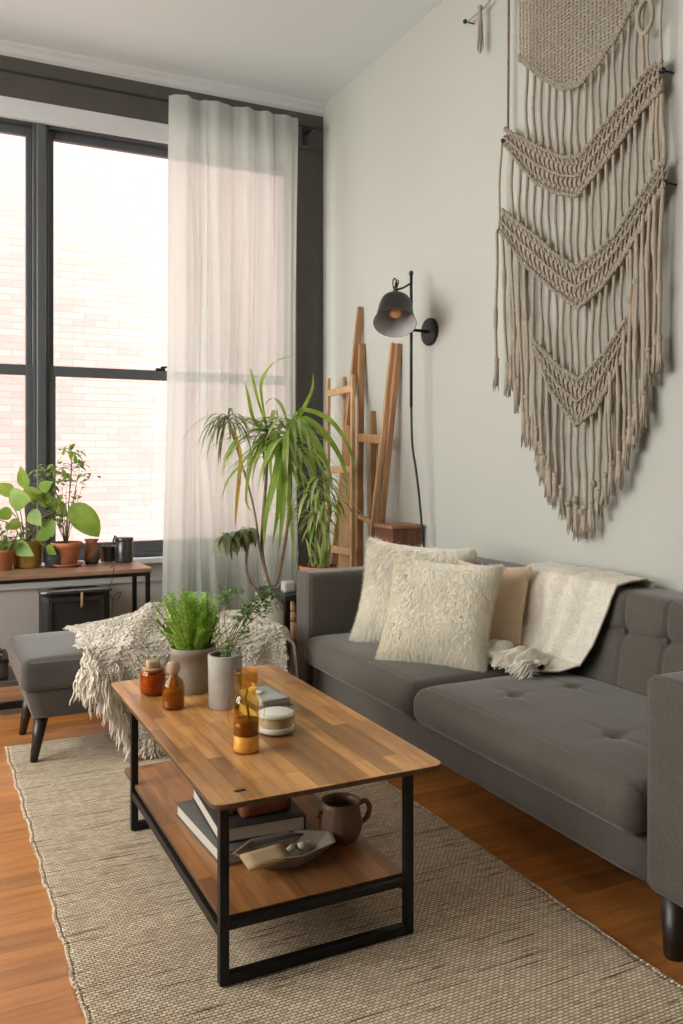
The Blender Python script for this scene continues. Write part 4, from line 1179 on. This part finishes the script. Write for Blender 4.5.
# L2: tall ladder, two rails joined by flat rungs
L2 = thing('wooden_ladder', (2.3, 4.5, 0), 'tall splayed wooden ladder with flat rungs leaning behind the sofa below the lamp', 'ladder')
a0, a1 = leaned(361.5, 344, 2.575, 357, 2.40); b0, b1 = leaned(393, 343, 2.56, 357, 2.28)
b1 = atz(b0, Vector((on_x(365, 561, 2.33))) , 0) if False else b1
pole(a1, a0, .042, .026, M['ladder2'], 'rail', L2); pole(b1, b0, .030, .026, M['ladder'], 'rail', L2)
for py, wd in ((437, .055), (517, .03), (585, .04)):
    z = on_x(368, py, 2.48).z; p, q = atz(a0, a1, z), atz(b0, b1, z - .02)
    o = B().beam(p, q, .030, wd, (0, 0, 1)).out('rung', M['ladder'], L2, bevel=.006)
# right hand pole
c0, c1_ = leaned(399, 344, 2.585, 366, 2.34)
o = pole(c1_, c0, .036, .030, M['ladder2'], 'wooden_pole', None)
tag(o, 'long square wooden pole leaning on the wall just right of the ladder rungs', 'pole')
# L1: small ladder frame at left
L1 = thing('wooden_ladder', (2.2, 4.9, 0), 'narrow pale ladder frame with one visible rung standing in the room corner', 'ladder')
a0, a1 = leaned(328.5, 379, 2.50, 327, 2.24); b0, b1 = leaned(353, 375, 2.50, 352, 2.22)
d_ = b1.y
pole(a1, a0, .022, .026, M['ladder'], 'rail', L1); pole(b1, b0, .027, .026, M['ladder'], 'rail', L1)
for py in (392, 470, 545):
    z = on_x(341, py, 2.5).z; p, q = atz(a0, a1, z), atz(b0, b1, z + .01)
    B().beam(p, q, .022, .045, (0, 0, 1)).out('rung', M['ladder'], L1, bevel=.005)
for i, (sp, lb_, mt, w_, w2_) in enumerate((
        ((361, 307, 2.585, 325, 2.30), 'longest wooden plank leaning in the corner, its top above all the others', 'ladder2', .055, .048),
        ((344, 377, 2.585, 343, 2.42), 'thin wooden lath leaning on the wall behind the small ladder rung', 'ladder', .022, .022))):
    a, b = leaned(*sp)
    o = B().beam(b, a, w_, .022, (0, 1, 0), w2=w2_).out('wooden_plank', M[mt], None, bevel=.003); tag(o, lb_, 'plank')
a, b = leaned(373, 411, 2.585, 371, 2.47)
o = B().beam(b, a, .04, .022, (0, 1, 0)).out('wooden_plank', M['ladder2'], None, bevel=.003); tag(o, 'short dark plank leaning on the wall behind the tall ladder rungs', 'plank')
# rounded board E
a = on_x(347, 425, 2.46); b = Vector((2.31, on_x(343, 458, 2.31).y, 0.0))
def board(a, b, w, th, mat, label):
    X = Vector((cos(YAW), -sin(YAW), 0)); T = (a - b).normalized(); Nn = X.cross(T).normalized(); X = T.cross(Nn)
    H = (a - b).length; outl = [(-w / 2, 0), (w / 2, 0), (w / 2 * 1.05, H * .5), (w / 2 * .8, H - w * .7)] + [(w * .4 * cos(q), H - w * .7 + w * .7 * sin(q)) for q in [pi * k / 8 for k in range(1, 8)]] + [(-w / 2 * .8, H - w * .7), (-w / 2 * 1.05, H * .5)]
    m = len(outl); bb = B(); vs = [b + X * u + T * v + Nn * s_ * th / 2 for s_ in (-1, 1) for u, v in outl]
    bb.add(vs, [tuple(range(m - 1, -1, -1)), tuple(range(m, 2 * m))] + [(i, (i + 1) % m, m + (i + 1) % m, m + i) for i in range(m)])
    return tag(bb.out('wooden_board', mat, None, bevel=.003), label, 'board')
board(a, b, .075, .02, M['ladder'], 'round-topped wooden board leaning in front of the ladders beside the leaves')
bb_ = board(on_x(360, 487, 2.54), Vector((2.47, on_x(357, 458, 2.47).y, 0)), .06, .02, M['ladder2'], 'short round-topped dark board low between the ladder rails')
# low crate behind the sofa at the foot of the poles
q0 = on_x(400, 523, 2.52)
cr_ = thing('wooden_crate', (2.48, q0.y, 0), 'red-brown wooden crate against the wall behind the sofa cushions', 'crate')
zt_ = q0.z; y0 = on_x(411, 540, 2.5).y; y1 = y0 + .20
B().box(2.38, 2.57, y0, y0 + .018, 0, zt_ - .02).out('side_panel', M['redwood'], cr_, bevel=.002)
B().box(2.38, 2.57, y1 - .018, y1, 0, zt_ - .02).out('side_panel', M['redwood'], cr_, bevel=.002)
B().box(2.38, 2.40, y0 + .018, y1 - .018, .1, zt_ - .02).out('front_panel', M['redwood'], cr_, bevel=.002)
B().box(2.37, 2.58, y0 - .01, y1 + .01, zt_ - .02, zt_).out('top', M['ladder2'], cr_, bevel=.003)

# ------------------------------------------------------------------ plant stand, box, figure behind the far arm
stx0, stx1, sty0, sty1, stz = 1.70, 2.18, 4.14, 4.52, .535
ps = thing('plant_stand', (2.0, 4.4, 0), 'dark low stand behind the far sofa arm holding the small terracotta plant', 'stand')
B().box(stx0, stx1, sty0, sty1, stz - .03, stz).out('top', M['blackmat'], ps, bevel=.004)
for x in (stx0 + .02, stx1 - .02):
    for y in (sty0 + .02, sty1 - .02): B().box(x - .014, x + .014, y - .014, y + .014, 0, stz - .03).out('leg', M['darkwood'], ps)
B().box(stx0 + .01, stx1 - .01, sty1 - .03, sty1 - .012, .03, stz - .03).out('back_panel', M['blackmat'], ps)
wb = thing('storage_crate', (1.84, 4.30, 0), 'brown wooden crate on the floor under the dark stand behind the sofa arm', 'crate')
B().box(1.74, 2.02, 4.17, 4.40, 0, .28).out('crate_body', M['redwood'], wb, bevel=.004)
B().box(1.735, 1.765, 4.165, 4.405, .0, .285).out('side_board', M['ladder'], wb, bevel=.003)
c = Vector((1.845, 4.25, .285))
c = on_y(292.5, 640, 4.26); c.z = .28
fg = thing('wooden_figure', tuple(c), 'little figure of stacked pale wooden balls beside the far sofa arm', 'figurine')
B().lathe(c, [(.045, 0), (.05, .01), (.045, .05), (.03, .085), (.015, .095)], 24).out('body', M['woodlite'], fg, True)
B().ball(c + Vector((0, 0, .120)), .033, 18).out('middle_ball', M['woodlite'], fg, True)
B().lathe(c + Vector((0, 0, .148)), [(.018, 0), (.027, .012), (.026, .03), (.018, .045), (.014, .058), (.004, .066)], 20).out('head', M['woodlite'], fg, True)
tg = on_y(290, 588, 4.22)
o = B().soft((tg.x, 4.24, stz + .030), (.07, .05, .058), .003, (4, 4, 4)).out('paper_packet', M['bookwhite'], None, True)
tag(recentre(o), 'small white paper packet on the dark stand at the sofa arm edge', 'packet')

# big cream floor vase holding the tall plant
vc = on_y(271, 600, 4.55); vc.z = 0
vs_ = thing('floor_planter', (vc.x, vc.y, 0), 'large arching green strap-leafed plant in a bulbous cream floor pot before the curtain', 'plant')
B().lathe(vc, wallprof([(.10, 0), (.13, .02), (.175, .12), (.180, .20), (.155, .32), (.11, .42), (.085, .47), (.09, .49)], .008), 40, cap=(True, False)).out('pot', M['cream'], vs_, True)
B().lathe(vc + Vector((0, 0, .455)), [(.001, .004), (.078, 0)], 24, cap=(False, False)).out('soil', M['soil'], vs_, True)
PY = vc.y
canes = B(); root0 = vc + Vector((0, 0, .45))
crowns = []
def cane(pts, r=.011):
    P = [on_y(px, py, PY + dy) for px, py, dy in pts]; P[0] = root0 + Vector((random.uniform(-.03, .03), random.uniform(-.03, .03), 0))
    canes.tube(smoothpath(P, 6), r, 8); crowns.append(P[-1]); return P[-1]
k1 = cane([(268, 600, 0), (262, 550, 0), (266, 480, 0), (268, 432, 0)], .009)
k2 = cane([(268, 600, 0), (282, 560, 0), (290, 500, 0), (290, 432, -.04)], .009)
k3 = cane([(266, 600, 0), (262, 560, .05), (252, 500, .05), (228, 420, .02)], .006)
k4 = cane([(266, 600, 0), (252, 585, 0), (246, 560, 0), (252, 528, 0)], .008)
canes.out('canes', M['bark'], vs_, True)
rn = random.Random(31)
gA, gP, gO, gY = B(), B(), B(), B()
def leaf_px(bld, p0, mids, w, dy0=0, n=12):
    """strap leaf along pixel waypoints (px,py,dy)"""
    P = smoothpath([p0] + [on_y(px, py, PY + dy) for px, py, dy in mids], 5)
    m = len(P) - 1
    bld.blade(P, strapw(m, w, .45), Vector((cos(YAW) * .8, -sin(YAW) * .8 + .1, .5)), .22)
# strong individual leaves seen in the photo
leaf_px(gA, k2, [(300, 415, -.05), (312, 390, -.08), (313, 372, -.1)], .011)
leaf_px(gA, k1, [(262, 400, -.03), (262, 380, -.05), (275, 362, -.06), (296, 355, -.06)], .009)
leaf_px(gA, k1, [(258, 400, 0), (252, 375, 0), (250, 368, 0)], .008)
leaf_px(gA, k1, [(254, 420, -.02), (248, 395, -.02), (244, 380, -.02)], .010)
leaf_px(gA, k2, [(300, 410, -.06), (330, 420, -.1), (350, 450, -.12), (360, 490, -.12)], .014)
leaf_px(gA, k2, [(305, 418, -.08), (330, 440, -.14), (345, 470, -.16), (346, 500, -.16)], .016)
leaf_px(gA, k2, [(300, 420, -.08), (318, 445, -.16), (330, 475, -.18), (332, 492, -.18)], .017)
leaf_px(gA, k2, [(300, 425, -.06), (312, 455, -.12), (318, 500, -.14)], .014)
leaf_px(gA, k2, [(292, 440, -.10), (288, 480, -.16), (292, 530, -.18), (294, 565, -.18)], .015)
leaf_px(gA, k2, [(284, 440, -.10), (281, 470, -.16), (278, 510, -.2), (272, 546, -.2)], .020)
leaf_px(gA, k2, [(282, 445, -.10), (276, 475, -.2), (266, 515, -.24), (264, 548, -.24)], .022)
leaf_px(gA, k2, [(284, 445, -.10), (285, 480, -.2), (282, 520, -.24), (279, 550, -.24)], .020)
leaf_px(gA, k1, [(258, 440, -.05), (245, 460, -.1), (228, 480, -.1), (221, 502, -.1)], .009)
leaf_px(gA, k1, [(255, 430, -.05), (236, 440, -.1), (222, 462, -.1)], .013)
leaf_px(gA, k1, [(262, 440, -.05), (250, 470, -.1), (246, 500, -.1), (252, 512, -.1)], .009)
for _ in range(120):
    src = k1 if rn.random() < .55 else k2
    a = rn.uniform(0, 2 * pi); d = Vector((cos(a), .8 * sin(a) - .25, rn.uniform(.3, 1.5)))
    L = rn.uniform(.22, .46); tgt = gP if rn.random() < .45 else gA
    P = arc(src + Vector((rn.gauss(0, .02), rn.gauss(0, .02), rn.uniform(-.16, .03))), d, L, rn.uniform(1.6, 3.6), 12)
    tgt.blade(P, strapw(12, rn.uniform(.008, .015), .5), None, .25)
for _ in range(40):
    a = rn.uniform(0, 2 * pi); d = Vector((cos(a), sin(a), rn.uniform(.1, 1.0))); L = rn.uniform(.18, .36)
    P = arc(k3 + Vector((0, 0, rn.uniform(-.02, .02))), d, L, rn.uniform(1.5, 3.2), 10)
    gO.blade(P, strapw(10, rn.uniform(.005, .008), .5), None, .2)
for _ in range(60):
    a = rn.uniform(0, 2 * pi); u_ = rn.random(); src = k4.lerp(on_y(222, 536, PY - .05), u_)
    d = Vector((cos(a) * .5, sin(a) * .5 - .2, rn.uniform(-.4, .5))); L = rn.uniform(.09, .16)
    gO.blade(arc(src, d, L, 2.5, 6), ovalw(6, rn.uniform(.012, .018)), None, .2)
leaf_px(gY, k3, [(240, 450, -.05), (239, 480, -.06), (236, 512, -.06), (235, 528, -.06)], .011)
gO.tube([k4, on_y(238, 532, PY), on_y(222, 536, PY - .05), on_y(212, 543, PY - .05)], [.004, .003, .002, .001], 5)
gA.out('arching_leaves', M['leafA'], vs_, True); gP.out('striped_leaves', M['leafA2'], vs_, True); gO.out('olive_leaves', M['leafO'], vs_, True); gY.out('yellow_leaf', M['leafY'], vs_, True)

# small terracotta plant on the stand
c = on_y(319, 574, 4.36); c = Vector((c.x, 4.36, stz))
t = thing('potted_dracaena', tuple(c), 'pale drooping dracaena in a shallow terracotta bowl on the dark stand', 'plant')
hb = .115
pot(t, c, wallprof([(.075, 0), (.095, .06), (.102, .075), (.108, .078), (.110, hb - .002), (.106, hb)], .006), M['terra'], soil=(.098, hb - .012))
st = B(); lv = B(); lv2 = B(); base = c + Vector((0, 0, hb - .01))
tops = []
for (px, py) in ((312, 500), (322, 480), (331, 505), (318, 520)):
    e = on_y(px, py, 4.36 + rn.uniform(-.04, .04)); st.tube(smoothpath([base + Vector((rn.uniform(-.03, .03), 0, 0)), base.lerp(e, .5) + Vector((.01, 0, 0)), e], 5), [.008] * 10 + [.005], 7); tops.append(e)
for _ in range(95):
    src = rn.choice(tops); a = rn.uniform(0, 2 * pi); d = Vector((cos(a), .7 * sin(a) - .2, rn.uniform(.1, 1.4))); L = rn.uniform(.14, .30)
    P = arc(src + Vector((0, 0, rn.uniform(-.05, .02))), d, L, rn.uniform(1.8, 3.4), 10)
    (lv if rn.random() < .5 else lv2).blade(P, strapw(10, rn.uniform(.006, .011), .5), None, .22)
for _ in range(26):
    a = rn.uniform(0, 2 * pi); d = Vector((.35 * cos(a), .35 * sin(a), 1)); P = arc(base + Vector((rn.gauss(0, .03), rn.gauss(0, .03), 0)), d, rn.uniform(.10, .22), rn.uniform(.2, .8), 8)
    lv2.blade(P, strapw(8, .009, .5), None, .22)
st.out('stems', M['stem'], t, True); lv.out('leaves', M['leafA'], t, True); lv2.out('pale_leaves', M['leafA2'], t, True)

# dark wicker basket between ottoman and sofa end
c = on_z(243, 668, .0)
c = Vector((1.52, 3.45, 0))

# ------------------------------------------------------------------ macrame wall hanging
MX = XR - .045
def mp(px, py, dx=0): return on_x(px, py, MX + dx)
mac = thing('macrame_hanging', (XR - .03, mp(585, 300).y, mp(585, 540).z), 'large beige knotted macrame hanging with V bands and tassels on the right wall', 'wall hanging')
def interp(poly, x):
    if x <= poly[0][0]: return poly[0][1]
    for (a, b), (c_, d_) in zip(poly, poly[1:]):
        if x <= c_: return b + (d_ - b) * (x - a) / (c_ - a)
    return poly[-1][1]
P_LOW = [(522, 60), (545, 79), (565, 89), (582, 85), (600, 65), (618, 39), (639, 0), (655, -45)]
B1U = [(508, 130), (547, 150), (566, 158), (582, 157), (618, 112), (653, 68), (664, 62)]; B1L = [(507, 144), (525, 168), (540, 184), (560, 193), (579, 197), (600, 172), (618, 149), (645, 110), (664, 90)]
B2U = [(503, 209), (540, 238), (560, 256), (579, 268), (600, 252), (618, 235), (662, 167), (668, 160)]; B2L = [(502, 230), (526, 263), (557, 291), (581, 308), (604, 288), (623, 263), (653, 214), (668, 184)]
B3U = [(536, 340), (563, 368), (582, 380), (607, 353), (633, 314)]; B3L = [(538, 352), (554, 391), (566, 408), (579, 425), (598, 410), (620, 370), (634, 340)]
BOT = [(498, 390), (514, 390), (520, 412), (528, 430), (534, 445), (541, 472), (550, 495), (560, 512), (569, 528), (577, 540), (588, 540), (596, 530), (604, 515), (612, 498), (622, 490), (630, 462), (638, 450), (645, 410), (652, 388), (656, 372), (668, 368)]
def band(U_, L_, name):
    x0, x1 = U_[0][0], U_[-1][0]
    def pt(px, v, dx):
        px = min(x1, max(x0, px)); py = interp(U_, px) * (1 - v) + interp(L_, px) * v
        p = mp(px, py); return Vector((MX + dx, p.y, p.z))
    nu = int((x1 - x0) / 2)
    b = B(); b.grid(lambda u, v: pt(x0 + (x1 - x0) * u, .04 + .92 * v, -.006), nu, 6)
    o = b.out(name, M['mac'], mac, True, solid=.006)
    k = B(); px = x0 - 12; st = 4.6
    while px < x1 + 2:
        for s_ in (1, -1):
            pts = []; n = 14
            for i in range(n + 1):
                v = i / n; q = px + s_ * (v - .5) * 13 + 6
                if x0 - .5 <= q <= x1 + .5: pts.append(pt(q, v, -.013 - .0045 * s_ * sin(v * pi * 6)))
            if len(pts) > 2: k.tube(pts, .0042, 6)
        px += st
    k.out('diamond_knotting', M['macknot'], o, True)
    for v in (0, .5, 1):
        k = B(); px = x0; row = []
        while px <= x1:
            q = pt(px, v, -.015 - U(0, .004) - (.003 if v == .5 else 0)); q.z += U(-.002, .002); row.append(q)
            k.ball(q, U(.009, .0115) if v != .5 else U(.0075, .0095), 8, (1, 1.0, 1.15))
            py = interp(U_, px) * (1 - v) + interp(L_, px) * v; py2 = interp(U_, px + 1) * (1 - v) + interp(L_, px + 1) * v
            px += (3.0 if v != .5 else 4.2) / sqrt(1 + (py2 - py) ** 2)
        k.tube(row, .0055, 6)
        k.out('knot_row', M['macknot'], o, True)
    return o
band(B1U, B1L, 'knotted_band'); band(B2U, B2L, 'knotted_band'); band(B3U, B3L, 'knotted_band')
# woven net panel at the top
ZTOP = 3.46
b = B()
yl, yr = mp(522, 60).y, mp(655, 0).y
def low_z(y):
    # world y -> px on the wall plane
    lx = MX * cos(YAW) - y * sin(YAW); dp = MX * sin(YAW) + y * cos(YAW); px = CX + F * lx / dp
    return mp(px, interp(P_LOW, px)).z
nw = 34
for k in range(nw + 1):
    y = yl + (yr - yl) * k / nw; z1 = low_z(y)
    n = max(3, int((ZTOP - z1) / .02)); pts = [(MX - .012 - .0022 * (1 if (i + k) % 2 else -1), y + .002 * noise.noise(Vector((y * 9, i * .3, 0))), ZTOP + (z1 - ZTOP) * i / n) for i in range(n + 1)]
    b.tube(pts, .0045, 5)
z = ZTOP - .01
while z > mp(565, 89).z:
    ys = [yl + (yr - yl) * k / nw for k in range(nw + 1)]; seg = [y for y in ys if low_z(y) < z]
    if len(seg) > 2:
        b.tube([(MX - .012 + .0022 * (1 if i % 2 else -1), y, z + .006 * sin(y * 9)) for i, y in enumerate(seg)], .0038, 5)
    z -= .0165
b.out('woven_net', M['mac'], mac, True)
k = B(); px = 522
while px < 655:
    for j in range(2):
        p = mp(px, interp(P_LOW, px) - 3 * j + U(-1, 1)); k.ball((MX - .014, p.y, p.z), U(.009, .012), 8, (1, 1, 1.1))
    px += 2.2
k.out('knot_row', M['macknot'], mac, True)
dw = B().tube([(MX - .005, yl + .09, ZTOP + .01), (MX - .005, yr - .08, ZTOP + .01)], .013, 12).out('dowel', M['darkwood'], mac, True)

def tassel(parent, px, py0, py1, r=.010, dx=-.012, knot=True):
    p0, p1 = mp(px, py0), mp(px + U(-1.2, 1.2), py1 + U(-3, 3)); x = MX + dx
    b = B(); L = p0.z - p1.z
    b.ball((x, p0.y, p0.z), r * 1.35, 10, (1, 1, .85))
    b.lathe((x, p0.y, p0.z), [(r * .7, 0), (r * 1.0, -.10 * L), (r * 1.0, -.34 * L), (r * 1.15, -.6 * L), (r * .8, -.8 * L)], 12)
    for k in range(15):
        a = U(0, 2 * pi); q = r * U(.3, 1.0); e = r * U(.6, 1.9); Lk = L * U(.85, 1.08)
        b.tube([(x + q * cos(a), p0.y + q * sin(a), p0.z - .28 * L), (x + (q + e) / 2 * cos(a + .2), p0.y + (q + e) / 2 * sin(a + .2) + (p1.y - p0.y) * .5, p0.z - .65 * L), (x + min(e, .03) * cos(a), p1.y + e * sin(a), p0.z - Lk)], [.0032, .0032, .0016], 5)
    return b.out('tassel', M['mac'], parent, True)
def cord(pxs, r=.0078, dx=0, lump=None, parent=None):
    """pxs list of (px,py)"""
    P = []
    (xa, ya), (xb, yb) = pxs[0], pxs[-1]
    n = max(3, int(abs(yb - ya) / 6)); s_ = U(0, 9)
    for i in range(n + 1):
        f = i / n; px = xa + (xb - xa) * f + .5 * sin(f * 5 + s_) * sin(pi * f); py = ya + (yb - ya) * f
        p = mp(px, py); P.append((MX + dx - .006 + .003 * sin(f * 7 + s_), p.y, p.z))
    rr = [r] * (n + 1)
    if lump:
        for i in range(n + 1):
            f = i / n
            if lump[0] < f < lump[1]: rr[i] = r * 1.55
    return B().tube(P, rr, 7).out('cord', M['mac'], parent or mac, True)
px = 513.0; i = 0
while px < 662:
    j = U(-.6, .6)
    if px > 523 and interp(P_LOW, px) > -30:
        cord([(px, interp(P_LOW, px)), (px + j, interp(B1U, px) + 3)], .0078, 0, (.78, .98) if px < 585 else None)
    cord([(px, interp(B1L, px) - 2), (px + j, interp(B2U, px) + 3)], .0078, 0, (.8, 1) if i % 2 else None)
    bl = interp(B2L, px); bt = interp(BOT, px)
    if 538 < px < 632:
        cord([(px, bl - 2), (px + j, interp(B3U, px) + 3)], .0078, 0, (.6, .95) if px < 565 else None)
        st_, = (interp(B3L, px) - 2,)
        L = bt - 30
        c_ = cord([(px, st_), (px + j, L)], .0082, 0, (.5, .7) if i % 3 == 0 else None)
        tassel(c_, px + j, L - 2, bt, .0110)
    else:
        c_ = cord([(px, bl - 2), (px + j, bt - 30)], .0082, -.004, (.3, .5) if i % 2 else None)
        tassel(c_, px + j, bt - 32, bt, .0110)
    px += 7.3; i += 1
# second, front layer of cords along the flanks, with fat wrapped knots
for (xa, ya, xb, yb) in ((500.5, 232, 500, 362), (506, 236, 511, 366), (515, 245, 519, 380), (522, 258, 527, 412), (529, 268, 532, 420), (537, 350, 540, 430), (545, 362, 546, 455), (552, 385, 553, 470),
                         (667, 190, 663, 340), (660, 196, 659, 338), (654, 205, 652, 352), (648, 215, 648, 395), (641, 235, 640, 408), (635, 250, 634, 420), (629, 330, 629, 440), (622, 360, 623, 455), (614, 372, 615, 466)):
    c_ = cord([(xa, ya), (xb, yb)], .0078, -.018, (.25, .42) if (xa * 7) % 2 < 1 else (.6, .72)); tassel(c_, xb, yb - 2, yb + 30, .0105, -.020)
# side cords, ring, hooks
for xa, ya, xb, yb, r in ((664, -30, 664, 70, .0055), (665, 95, 667, 165, .009), (504, 142, 501, 231, .006), (656, 95, 655, 160, .008), (650, 30, 651, 66, .005)):
    cord([(xa, ya), (xb, yb)], r, -.008)
for px, py in ((540, 448), (548, 459), (572, 503), (579, 500), (597, 484), (521, 310), (529, 318), (640, 282), (634, 300), (585, 512)):
    p = mp(px, py); B().ball((MX - .020, p.y, p.z), .0175, 14, (.9, 1, 1)).out('bead_knot', M['macknot'], mac, True)
p0, p1 = mp(509, -40), mp(508, 128)
B().tube([(MX, p0.y, p0.z), (MX, p1.y, p1.z)], .006, 8).out('side_stick', M['bark'], mac, True)
rc = mp(649, 17)
B().tube([(MX - .02, rc.y + .038 * cos(a), rc.z + .066 * sin(a)) for a in [2 * pi * k / 32 for k in range(33)]], .009, 8, cap=False).out('ring', M['mac'], mac, True)
for px, py in ((665, 71), (668, 183), (505, 141), (501, 231), (467, 22)):
    p = mp(px, py); b = B(); b.ball((MX - .012, p.y, p.z), .012, 12); b.tube([(MX - .01, p.y, p.z), (XR - .001, p.y, p.z)], .004, 8); b.out('peg', M['lampblk'], mac, True)
p0, p1, p2 = mp(467, 22), mp(482, 10), mp(500, -12)
B().tube([(MX, p0.y, p0.z), (MX, p1.y, p1.z), (MX, p2.y, p2.z), (MX, mp(515, -30).y, ZTOP)], .005, 7).out('side_cord', M['mac'], mac, True)
tassel(mac, 482, 8, 50, .011)

# ------------------------------------------------------------------ light
W = bpy.data.worlds.new('World'); SC.world = W; W.use_nodes = True
bg = W.node_tree.nodes['Background']; bg.inputs[0].default_value = (.985, .985, .94, 1); bg.inputs[1].default_value = 7.4
sun = bpy.data.lights.new('sun', 'SUN'); sun.energy = 2.5; sun.color = (1, .96, .9); sun.angle = radians(1)
so = bpy.data.objects.new('sun', sun); COL.objects.link(so)
d = Vector((-.15, .42, -.9)).normalized()   # travels towards the brick wall, over the roof
so.rotation_euler = d.to_track_quat('-Z', 'Y').to_euler()
for nm, loc, rot, sx, sy in (('portal_window', ((OX0 + OX1) / 2, YW + .18, (OZ0 + OZ1) / 2), (-pi / 2, 0, 0), OX1 - OX0, OZ1 - OZ0),
                             ('portal_side', (XL - .15, (LY0 + LY1) / 2, (LZ0 + LZ1) / 2), (0, -pi / 2, 0), LZ1 - LZ0, LY1 - LY0)):
    l = bpy.data.lights.new(nm, 'AREA'); l.shape = 'RECTANGLE'; l.size = sx; l.size_y = sy
    l.cycles.is_portal = True
    o = bpy.data.objects.new(nm, l); COL.objects.link(o); o.location = loc; o.rotation_euler = rot

# ------------------------------------------------------------------ camera
cam = bpy.data.cameras.new('camera'); cam.sensor_fit = 'VERTICAL'; cam.sensor_height = 36; cam.sensor_width = 24
cam.lens = F / 1024 * 36; cam.shift_y = -(512 - HY) / 1024; cam.clip_start = .05
co = bpy.data.objects.new('camera', cam); COL.objects.link(co); co.location = CAM; co.rotation_euler = (pi / 2, 0, -YAW)
SC.camera = co
SC.view_settings.view_transform = 'Standard'; SC.view_settings.look = 'None'; SC.view_settings.gamma = 1
SC.view_settings.exposure = 0.47; SC.view_settings.use_curve_mapping = False
SC.cycles.use_denoising = True
SC.cycles.transparent_max_bounces = 16; SC.cycles.max_bounces = 10; SC.cycles.diffuse_bounces = 6
